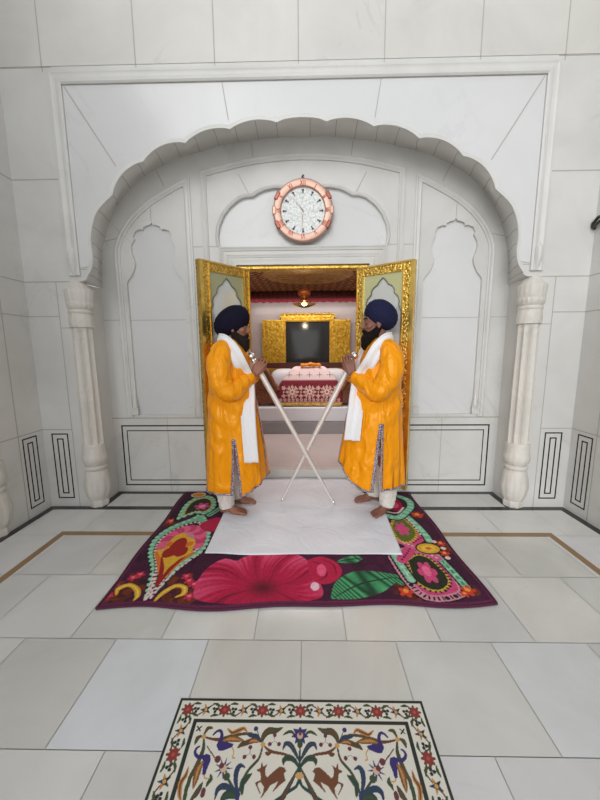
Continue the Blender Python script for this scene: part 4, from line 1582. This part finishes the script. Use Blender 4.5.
    bb.build('binding', M_rugbind, o, smooth=True)


build_rug()

# white sheet over the rug
b = MB()
pl = [(-.675, 2.105), (-.3, 2.112), (.3, 2.115), (.675, 2.12), (.69, 2.5), (.70, 2.90), (.58, 3.12), (.535, 3.20), (.53, 3.47), (-.53, 3.47), (-.535, 3.20), (-.60, 3.1), (-.69, 2.85), (-.68, 2.5)]
nx, ny = 90, 90
rows = []
for j in range(ny + 1):
    y = 2.108 + (3.475 - 2.108) * j / ny
    hwl = np.interp(y, [2.1, 2.5, 2.85, 3.1, 3.2, 3.5], [.675, .68, .69, .60, .53, .53])
    hwr = np.interp(y, [2.1, 2.5, 2.9, 3.12, 3.2, 3.5], [.675, .69, .70, .58, .53, .53])
    row = []
    for i in range(nx + 1):
        f = i / nx
        x = -hwl + (hwl + hwr) * f
        z = .0215 + .0022 * math.sin(9 * x + 4 * y) + .002 * math.sin(17 * y - 5 * x + 2 * math.sin(6 * x)) + .003 * noise.noise(Vector((x * 5, y * 5, 0)))
        row.append((x, y + .006 * math.sin(x * 6) * (j == 0), z))
    rows.append(row)
b.grid(rows)
o = b.build('white_sheet', M_sheet, smooth=True)
md = o.modifiers.new('s', 'SOLIDIFY')
md.thickness = .004
md.offset = 1
tag(o, 'white cotton sheet spread over the middle of the floral rug', 'sheet')


# ------------------------------------------------------------------ THE TWO ATTENDANTS
def baked(o):
    dg = bpy.context.evaluated_depsgraph_get()
    dg.update()
    me = bpy.data.meshes.new_from_object(o.evaluated_get(dg))
    o.modifiers.clear()
    o.data = me
    me.polygons.foreach_set('use_smooth', [True] * len(me.polygons))


def person(x0, y0, s, label, P):
    T = lambda p: (x0 + s * p[0], y0 + p[1], p[2])
    new = lambda: MB(T, s < 0)
    t = thing('person', label, 'person', (x0, y0, .026), 'turbaned attendants')
    hx, hz = P['head']
    g = P['hand']                                # centre of the clasped hands (x, z)
    st0, st1 = Vector(P['staff'][0]), Vector(P['staff'][1])
    sd = (st1 - st0).normalized()

    # ---- body: head, trunk, arms, hands, legs and bare feet in one surface
    b = new()

    def cap(pts, rs, n=14):
        pts = [Vector(p) for p in pts]
        for p, r in zip(pts, rs):
            b.ball(p, r * .995, n, 8)
        for i in range(len(pts) - 1):
            b.tube([pts[i], pts[i + 1]], [rs[i], rs[i + 1]], n)
    tilt = Matrix.Rotation(P['nod'], 3, 'Y')
    H = lambda x, y, z: Vector((hx, 0, hz)) + tilt @ Vector((x, y, z))
    b.ball(H(0, 0, .02), (.098, .076, .105), 24, 16, M=tilt)
    b.ball(H(.030, 0, -.055), (.068, .062, .075), 20, 12, M=tilt)          # jaw
    b.ball(H(.052, 0, -.10), (.036, .034, .03), 14, 8)                     # chin
    b.ball(H(.072, 0, .028), (.028, .056, .018), 16, 8, M=tilt)            # brow
    for q in (-1, 1):
        b.ball(H(.060, q * .042, -.028), (.030, .026, .028), 14, 8)        # cheekbones
        b.ball(H(-.005, q * .078, -.012), (.022, .010, .033), 12, 8)       # ears
        b.ball(H(-.002, q * .082, -.040), (.012, .009, .012), 10, 6)
        b.ball(H(.092, q * .013, -.040), (.012, .010, .009), 10, 6)        # nostrils
    cap([H(.088, 0, .020), H(.102, 0, -.008), H(.112, 0, -.032)], [.012, .0135, .0145], 10)      # nose
    b.ball(H(.090, 0, -.068), (.014, .024, .008), 12, 6)                   # lips
    b.ball(H(.087, 0, -.080), (.014, .021, .008), 12, 6)
    cap([H(-.01, 0, -.05), (.0, 0, 1.46), (-.01, 0, 1.40)], [.058, .058, .066])
    b.ball((-.01, 0, 1.25), (.105, .165, .19), 20, 14)
    b.ball((.0, 0, 1.02), (.115, .145, .17), 20, 14)
    b.ball((-.01, 0, .88), (.12, .15, .12), 20, 12)
    for q in (-1, 1):
        ft = P['near' if q < 0 else 'far']
        fx, fy, ang, bend = ft
        hipp = (-.01, q * .085, .86)
        kn = (fx * .6 + .02, (q * .085 + fy) / 2, .49)
        ank = Vector((fx, fy, .105))
        cap([hipp, kn, (fx * .9 - .01, fy * .9 + q * .01, .32), ank], [.085, .058, .052, .036])
        d = Vector((math.cos(ang), math.sin(ang), 0))
        pr = Vector((-d.y, d.x, 0))
        z0 = .030
        cap([ank - d * .035 + Vector((0, 0, -.048)), ank + Vector((0, 0, -.03)), ank + d * .06 + Vector((0, 0, -.042)), ank + d * .115 + Vector((0, 0, -.058))], [.030, .036, .030, .022])
        for k in range(5):
            e_ = (k - 2) * .0175
            L_ = (.168, .172, .166, .156, .144)[k if (q < 0) == (True) else k]
            base = ank + d * .105 + pr * e_
            base.z = z0 + .018
            tip = ank + d * L_ + pr * e_ * 1.08
            tip.z = z0 + .010
            cap([base, (base + tip) / 2 + Vector((0, 0, .003)), tip], [.0135, .011, .0105 if k else .013], 8)
        cap([ank + d * .05 + pr * .012 + Vector((0, 0, -.055)), ank + d * .11 + pr * .02 + Vector((0, 0, -.06))], [.026, .024])
        cap([ank + d * .05 - pr * .012 + Vector((0, 0, -.055)), ank + d * .11 - pr * .02 + Vector((0, 0, -.06))], [.026, .024])
        # arms
        wr = Vector((g[0] - .035, q * .062, g[1] - .065))
        el = Vector((P['elbow'][0], q * .225, P['elbow'][1]))
        cap([(-.02, q * .15, 1.385), (-.03, q * .205, 1.24), el, (el + wr) / 2, wr], [.062, .052, .044, .038, .027])
        # hand: palm along the staff, fingers past it
        f = Vector(P['fdir']).normalized()                                  # finger direction
        sp = f.cross(Vector((0, 1, 0))).normalized()                        # across the knuckles (forward/down)
        inn = Vector((0, -q, 0))
        pc = wr + f * .045 + inn * .012
        kn0 = wr + f * .085 + inn * .016
        for k in range(4):
            e_ = (k - 1.5) * .0205
            cap([wr + sp * e_ * .55 + inn * .004, kn0 + sp * e_], [.0155, .0125], 10)
        for k in range(4):
            e_ = (k - 1.5) * .0215
            L_ = (.072, .082, .078, .060)[k]
            cu = P['curl']
            p0 = kn0 + sp * e_
            d1 = (f + inn * cu * .25 + sp * (k - 1.5) * .05).normalized()
            d2 = (f + inn * cu * .7 + sp * (k - 1.5) * .03).normalized()
            d3 = (f * (1 - .35 * cu) + inn * cu * 1.1).normalized()
            p1 = p0 + d1 * L_ * .44
            p2 = p1 + d2 * L_ * .31
            p3 = p2 + d3 * L_ * .25
            cap([p0, p1, p2, p3], [.0102, .0092, .0084, .0072], 10)
        # thumb from the side of the palm on the chest side
        b0 = wr + f * .022 - sp * .020 + inn * .008
        b1 = b0 + f * .030 - sp * .022 + inn * .010
        b2 = b1 + f * .030 - sp * .004 + inn * .010
        cap([b0, b1, b2, b2 + f * .020 + inn * .004], [.0145, .0115, .010, .0085], 10)
    body = b.build('body', P['skin'], t)
    md = body.modifiers.new('r', 'REMESH')
    md.mode = 'VOXEL'
    md.voxel_size = .0038
    md = body.modifiers.new('s', 'SMOOTH')
    md.iterations = 3
    md.factor = .5
    baked(body)

    # ---- eyes, eyebrows
    for q in (-1, 1):
        b = new()
        b.ball(H(.081, q * .030, .004), .0115, 12, 8)
        e_ = b.build('eye', M_eye, t, smooth=True)
        b = new()
        b.ball(H(.0895, q * .0305, .004), (.004, .0065, .0065), 10, 6)
        b.build('iris', M_iris, e_, smooth=True)
        b = new()
        b.tube([H(.096, q * .012, .030), H(.094, q * .034, .036), H(.080, q * .056, .028)], [.005, .006, .003], 8)
        b.build('eyebrow', P['beardm'], t, smooth=True)
    # ---- beard and moustache
    b = new()
    rnd = random.Random(11)
    rows = []
    tip = Vector(P['beardtip'])
    for i in range(15):
        v = i / 14
        row = []
        top = H(.012, 0, -.035)
        c = top.lerp(tip, v)
        rx = np.interp(v, [0, .25, .5, .8, 1], [.082, .088, .072, .052, .014])
        ry = np.interp(v, [0, .25, .5, .8, 1], [.080, .078, .070, .052, .016])
        for j in range(40):
            a = 2 * PI * j / 40
            wv = 1 + .05 * math.sin(9 * a + 4 * v) + .04 * math.sin(17 * a)
            zt = -.012 * math.cos(a) * (1 - v) * 2.2 if v < .4 else 0
            row.append(c + Vector((rx * math.cos(a) * wv, ry * math.sin(a) * wv, zt - .02 * (1 - v) * (math.cos(a) > .3))))
        rows.append(row)
    b.grid(rows, True, True, True)
    bd = b.build('beard', P['beardm'], t, smooth=True)
    b = new()
    for q in (-1, 1):
        b.tube([H(.108, q * .003, -.058), H(.104, q * .02, -.064), H(.085, q * .042, -.085), H(.06, q * .055, -.105)], [.009, .012, .012, .005], 8)
    b.build('moustache', P['beardm'], t, smooth=True)

    # ---- turban: wrapped layers over an egg shape
    b = new()
    ca, al = P['turban'], P['turtilt']
    Mt = Matrix.Rotation(-al, 3, 'Y')
    rx, ry, rz = P['turr']
    rows = []
    n, k = 96, 60
    for i in range(k + 1):
        t_ = PI * i / k
        row = []
        for j in range(n):
            a = 2 * PI * j / n
            p = Vector((math.sin(t_) * math.cos(a), math.sin(t_) * math.sin(a), -math.cos(t_)))
            # overlapping folds: saw-tooth bands running from brow to nape on each side
            w = (p.z * 1.0 + .55 * abs(p.y) + .25 * p.x) * 3.6
            saw = w - math.floor(w)
            e_ = 1 + .030 * (saw - .5) * min(1, math.sin(t_) * 2)
            e_ *= 1 + .035 * max(0, p.x) * max(0, p.z)
            q = Mt @ Vector((p.x * rx, p.y * ry, p.z * rz)) * e_
            row.append(Vector((ca[0], 0, ca[1])) + q)
        rows.append(row)
    b.grid(rows, True)
    o = b.build('turban', P['turm'], t, smooth=True)

    # ---- robe: long loose tunic with side slits
    ZS = [.18, .34, .60, .80, .99, 1.12, 1.22, 1.32, 1.385, 1.425, 1.452, 1.475, 1.495]
    BK = P['back']
    FR = P['front']
    HY = [.235, .235, .225, .215, .205, .20, .20, .202, .205, .195, .150, .098, .072]
    NTH = 150
    th0 = -PI / 2 + P['slit']
    hem = lambda th: P['hem'] + P['hemup'] * max(0, math.cos(th)) ** 2.5

    def rp(th, z, off=0.):
        bk, fr, hy = (float(np.interp(z, ZS, q)) for q in (BK, FR, HY))
        cxx, a_ = (bk + fr) / 2, (fr - bk) / 2
        e_ = .86
        c_, s_ = math.cos(th), math.sin(th)
        x = cxx + a_ * math.copysign(abs(c_) ** e_, c_)
        y = hy * math.copysign(abs(s_) ** e_, s_)
        low = max(0, min(1, (1.15 - z) / .95))
        f = 1 + low * (.050 * math.sin(5 * th + 1.3 + P['ph']) + .035 * math.sin(9 * th + 2 * z + P['ph']) + .018 * math.sin(17 * th - 3 * z)) + .012 * math.sin(8 * z * 3 + 3 * th) * (1 - low)
        f += .03 * math.exp(-((z - .98) / .16) ** 2) * math.sin(34 * z + 5 * th) + .02 * math.exp(-((z - 1.25) / .15) ** 2) * math.sin(26 * z - 7 * th)
        p = Vector((cxx + (x - cxx) * f, y * f, z))
        nr = Vector((c_ / max(a_, .03), s_ / max(hy, .03), 0)).normalized()
        return p + nr * off
    zt = 1.495
    slit_top = P['slittop']

    def ths(z, hemz):
        gap = 0.
        if z < slit_top:
            gap = P['gap'] * (slit_top - z) / (slit_top - .18)
        return [th0 + gap / 2 + (2 * PI - gap) * j / NTH for j in range(NTH + 1)]
    b = new()
    rows = []
    NR = 90
    for i in range(NR + 1):
        u = i / NR
        row = []
        for th in ths(P['hem'] + (zt - P['hem']) * u, 0):
            hz_ = hem(th)
            row.append(rp(th, hz_ + (zt - hz_) * u))
        rows.append(row)
    b.grid(rows)
    for q in (-1, 1):                                           # sleeves
        cuff = Vector((g[0] - .042, q * .075, g[1] - .072))
        el = Vector((P['elbow'][0], q * .228, P['elbow'][1]))
        path = spline([(-.035, q * .10, 1.405), (-.025, q * .165, 1.385), (-.04, q * .215, 1.27), tuple(el + Vector((-.02, 0, .06))), tuple(el + Vector((.04, -q * .01, -.002))), tuple(el.lerp(cuff, .6) + Vector((0, 0, -.012))), tuple(cuff)], 9)
        m = len(path) - 1
        rads = [float(np.interp(i / m, [0, .12, .3, .5, .66, .85, 1], [.055, .088, .092, .088, .082, .068, .052])) for i in range(m + 1)]
        b.tube(path, rads, 40, wob=lambda tt_, a: 1 + .060 * math.sin(tt_ * 30 + 1.2 * math.sin(a * 2) + P['ph']) * min(1, tt_ * 3) * (.5 + .5 * math.sin(a + 1)) + .03 * math.sin(a * 3 + tt_ * 9) + .025 * math.sin(tt_ * 58 + a * 2))
    rb = b.build('robe', M_orange, t, smooth=True)
    bmm = bmesh.new()
    bmm.from_mesh(rb.data)
    bmesh.ops.remove_doubles(bmm, verts=bmm.verts, dist=2e-4)
    bmm.to_mesh(rb.data)
    bmm.free()
    md = rb.modifiers.new('s', 'SOLIDIFY')
    md.thickness = .004
    md.offset = -1
    # braid trim along the hem, the slit and the front edge
    b = new()
    for (u0, u1) in ((.0, .014),):
        r0, r1 = [], []
        for th in ths(.19, 0):
            hz_ = hem(th)
            r0.append(rp(th, hz_ - .002, .004))
            r1.append(rp(th, hz_ + .013, .004))
        b.grid([r0, r1])
    for side in (0, 1):
        r0, r1 = [], []
        for k in range(40):
            z = P['hem'] + (slit_top + .03 - P['hem']) * k / 39
            tl = ths(z, 0)
            th = tl[0] if side == 0 else tl[-1]
            sg = 1 if side == 0 else -1
            r0.append(rp(th, z, .004))
            r1.append(rp(th + sg * .060, z, .004))
        b.grid([r0, r1])
    r0, r1 = [], []
    for k in range(40):
        z = hem(-.12) + (1.02 - hem(-.12)) * k / 39
        r0.append(rp(-.16, z, .004))
        r1.append(rp(-.09, z, .004))
    b.grid([r0, r1])
    o = b.build('braid_trim', M_trim, rb, smooth=True)
    md = o.modifiers.new('s', 'SOLIDIFY')
    md.thickness = .003
    md.offset = 0

    # ---- trousers, crumpled at the ankle
    for q in (-1, 1):
        fx, fy, ang, bend = P['near' if q < 0 else 'far']
        b = new()
        path = spline([(fx * .6 + .01, (q * .085 + fy) / 2, .62), (fx * .8, fy * .92, .40), (fx * .95 - .01, fy, .22), (fx, fy, P['ankle'])], 12)
        m = len(path) - 1
        b.tube(path, [float(np.interp(i / m, [0, .5, .8, 1], [.085, .078, .068, .062])) for i in range(m + 1)], 32,
               wob=lambda tt_, a: 1 + .06 * math.sin(tt_ * 70 + 1.5 * math.sin(a * 2)) * tt_ + .04 * math.sin(a * 5 + tt_ * 12))
        b.build('trouser_leg', M_trouser, t, smooth=True)

    # ---- white scarf around the neck, both ends hanging in front
    b = new()
    for q in (-1, 1):
        pth = P['scarf'] if q < 0 else P['scarf'][:7]
        path = spline([(x, (y if q < 0 else -y), z) for x, y, z in pth], 8)
        rows = []
        m = len(path)
        L0 = Vector(P['scarf'][-1])
        for i, p in enumerate(path):
            d = (path[min(i + 1, m - 1)] - path[max(i - 1, 0)]).normalized()
            v = i / (m - 1)
            yax = Vector((.0, q, .0))
            side = d.cross(yax)
            if side.length < 1e-4:
                side = Vector((1, 0, 0))
            side.normalize()
            w = float(np.interp(v, [0, .15, .4, .7, 1], [.075, .095, .105, .115, P['scarfw']]))
            row = []
            for k in range(13):
                f = k / 12 - .5
                rp_ = p + Vector((0, q * .013, 0)) + side * f * w + Vector((0, q, 0)) * (.006 * math.cos(f * 12 + v * 5) + .003 * math.sin(f * 25))
                row.append(rp_)
            rows.append(row)
        b.grid(rows)
    o = b.build('scarf', M_white, t, smooth=True)
    md = o.modifiers.new('s', 'SOLIDIFY')
    md.thickness = .008
    md.offset = 0
    # steel bangle at the wrist
    b = new()
    wr = Vector((g[0] - .035, -.062, g[1] - .065))
    f = Vector(P['fdir']).normalized()
    u_ = f.cross(Vector((0, 1, 0))).normalized()
    pts = [wr + (u_ * math.cos(a) + Vector((0, 1, 0)) * math.sin(a)) * .034 for a in [2 * PI * k / 24 for k in range(25)]]
    b.tube(pts, .004, 8)
    b.build('bangle', M_steel, t, smooth=True)

    # ---- the staff: separate thing
    A, B = Vector(T(st0)), Vector(T(st1))
    dd = (B - A).normalized()
    sg_ = thing('silver_staff', P['stafflabel'], 'staff', B, 'crossed silver staffs')
    L = (B - A).length
    b = MB()
    N = 40
    b.tube([A + dd * (.05 + (L - .05 - .03) * i / N) for i in range(N + 1)], [float(np.interp(i / N, [0, .3, .6, 1], [.0245, .0235, .018, .0095])) for i in range(N + 1)], 20,
           wob=lambda tt_, a: 1 + .03 * math.sin(a * 3 + tt_ * 60))
    b.build('shaft', M_silver, sg_, smooth=True)
    b = MB()
    b.ball(A, .031, 20, 12)
    b.ball(A + dd * .042, (.022, .022, .022), 16, 10)
    b.build('knob', M_silverb, sg_, smooth=True)
    b = MB()
    b.tube([B - dd * .05, B - dd * .012, B], [.0105, .010, .004], 12)
    b.build('ferrule', M_silverb, sg_, smooth=True)
    return t


PL = dict(head=(.052, 1.595), nod=.10, hand=(.232, 1.268), fdir=(.55, 0, .83), curl=1.05, elbow=(.0, 1.085),
          staff=((.175, 0, 1.352), (.880, .055, .030)), skin=M_skin, beardm=M_beardg, beardtip=(.122, 0, 1.385), turban=(.026, 1.632), turtilt=.60, turr=(.158, .110, .115), turm=M_navy,
          near=(-.055, -.085, -.10, 0), far=(-.01, .095, .05, 0), back=[-.222, -.218, -.205, -.195, -.185, -.180, -.168, -.150, -.128, -.108, -.085, -.07, -.055], front=[.27, .285, .262, .235, .205, .185, .17, .155, .135, .115, .095, .082, .075],
          slit=.10, slittop=.68, gap=.20, hem=.245, hemup=.09, ph=.0, ankle=.085, scarfw=.115,
          scarf=[(-.088, -.005, 1.50), (-.062, -.085, 1.492), (.0, -.150, 1.472), (.070, -.190, 1.405), (.116, -.178, 1.305), (.138, -.122, 1.235), (.15, -.098, 1.16), (.158, -.105, 1.05), (.165, -.165, .95), (.178, -.202, .74), (.192, -.215, .52)],
          stafflabel='silver staff leaning from the left man\'s hands down to the right, knob at his chin')
PR = dict(head=(.042, 1.618), nod=.06, hand=(.272, 1.262), fdir=(.22, 0, .97), curl=.15, elbow=(.03, 1.085),
          staff=((.212, 0, 1.352), (.845, .115, .030)), skin=M_skin2, beardm=M_beard, beardtip=(.126, 0, 1.395), turban=(.006, 1.672), turtilt=.62, turr=(.140, .110, .116), turm=M_navy2,
          near=(-.075, -.055, -.62, 0), far=(.0, .16, -.12, 0), back=[-.205, -.20, -.19, -.182, -.175, -.168, -.158, -.142, -.128, -.108, -.085, -.07, -.055], front=[.33, .35, .31, .28, .25, .215, .18, .155, .135, .115, .095, .082, .075],
          slit=-.06, slittop=.80, gap=.18, hem=.285, hemup=.20, ph=1.7, ankle=.085, scarfw=.125,
          scarf=[(-.088, -.005, 1.50), (-.062, -.085, 1.492), (.0, -.150, 1.472), (.070, -.190, 1.405), (.122, -.178, 1.305), (.155, -.122, 1.235), (.185, -.100, 1.16), (.205, -.108, 1.05), (.222, -.168, .95), (.238, -.205, .86), (.255, -.215, .70)],
          stafflabel='silver staff leaning from the right man\'s hands down to the left, behind the other staff')
person(-.60, 2.775, 1, 'standing man in orange satin robe and dark navy turban, facing right, staff in clasped hands', PL)
person(.638, 2.775, -1, 'standing man in orange satin robe and brighter blue turban, facing left, palms pressed on staff', PR)

# ------------------------------------------------------------------ LIGHT
w = bpy.data.worlds.new('sky')
C.world = w
w.use_nodes = True
bg = w.node_tree.nodes['Background']
# overcast sky, brightest low down over the open court behind the viewer
_n = w.node_tree.nodes
_tc = _n.new('ShaderNodeTexCoord')
_sx = _n.new('ShaderNodeSeparateXYZ')
_rp = _n.new('ShaderNodeValToRGB')
_rp.color_ramp.elements[0].position = .12
_rp.color_ramp.elements[0].color = (1.22, 1.23, 1.22, 1)
_rp.color_ramp.elements[1].position = .95
_rp.color_ramp.elements[1].color = (.60, .62, .64, 1)
w.node_tree.links.new(_tc.outputs['Generated'], _sx.inputs[0])
w.node_tree.links.new(_sx.outputs['Z'], _rp.inputs['Fac'])
w.node_tree.links.new(_rp.outputs['Color'], bg.inputs['Color'])
bg.inputs['Strength'].default_value = .92


def area(name, loc, rot, size, energy, color=(1, 1, 1), sy=None):
    l = bpy.data.lights.new(name, 'AREA')
    l.energy = energy
    l.color = color
    l.size = size
    if sy:
        l.shape = 'RECTANGLE'
        l.size_y = sy
    o = bpy.data.objects.new(name, l)
    o.location = loc
    o.rotation_euler = rot
    COL.objects.link(o)
    return o


# sanctum: broad fill light added over the cot, and a tube light by the valance
area('inner_fill', (.05, 5.0, 2.55), (0, 0, 0), 1.6, 27, (1, .89, .86), 1.0)
area('inner_tube_lamp', (.05, 7.1, 2.36), (math.radians(55), 0, 0), 2.6, 6, (1, .94, .92), .1)
pl_ = bpy.data.lights.new('chandelier_bulb', 'POINT')
pl_.energy = 5
pl_.color = (1, .85, .65)
pl_.shadow_soft_size = .06
po = bpy.data.objects.new('chandelier_bulb', pl_)
po.location = (0, 5.9, 2.06)
COL.objects.link(po)
# soft wide sun as daylight, low and to the left behind the viewer
sun = bpy.data.lights.new('daylight', 'SUN')
sun.energy = 1.2
sun.angle = math.radians(35)
so = bpy.data.objects.new('daylight', sun)
so.rotation_euler = (math.radians(70), 0, math.radians(-16))
COL.objects.link(so)

# ------------------------------------------------------------------ CAMERA
cam = bpy.data.cameras.new('camera')
cam.sensor_fit = 'VERTICAL'
cam.sensor_height = 36
cam.sensor_width = 27
cam.lens = 335 / 800 * 36
cam.clip_start = .02
co = bpy.data.objects.new('camera', cam)
pi_, ya, ro = .147548, -.0191055, -.0070802
fw = Vector((math.sin(ya) * math.cos(pi_), math.cos(ya) * math.cos(pi_), -math.sin(pi_)))
r_ = Vector((math.cos(ya), -math.sin(ya), 0))
u_ = r_.cross(fw)
c_, s_ = math.cos(ro), math.sin(ro)
R, U = r_ * c_ + u_ * s_, u_ * c_ - r_ * s_
co.matrix_world = Matrix(((R.x, U.x, -fw.x, .02827), (R.y, U.y, -fw.y, 0), (R.z, U.z, -fw.z, 1.4), (0, 0, 0, 1)))
COL.objects.link(co)
C.camera = co

C.view_settings.view_transform = 'Standard'
C.view_settings.look = 'None'
C.view_settings.exposure = .17
C.view_settings.gamma = 1
C.view_settings.use_curve_mapping = False
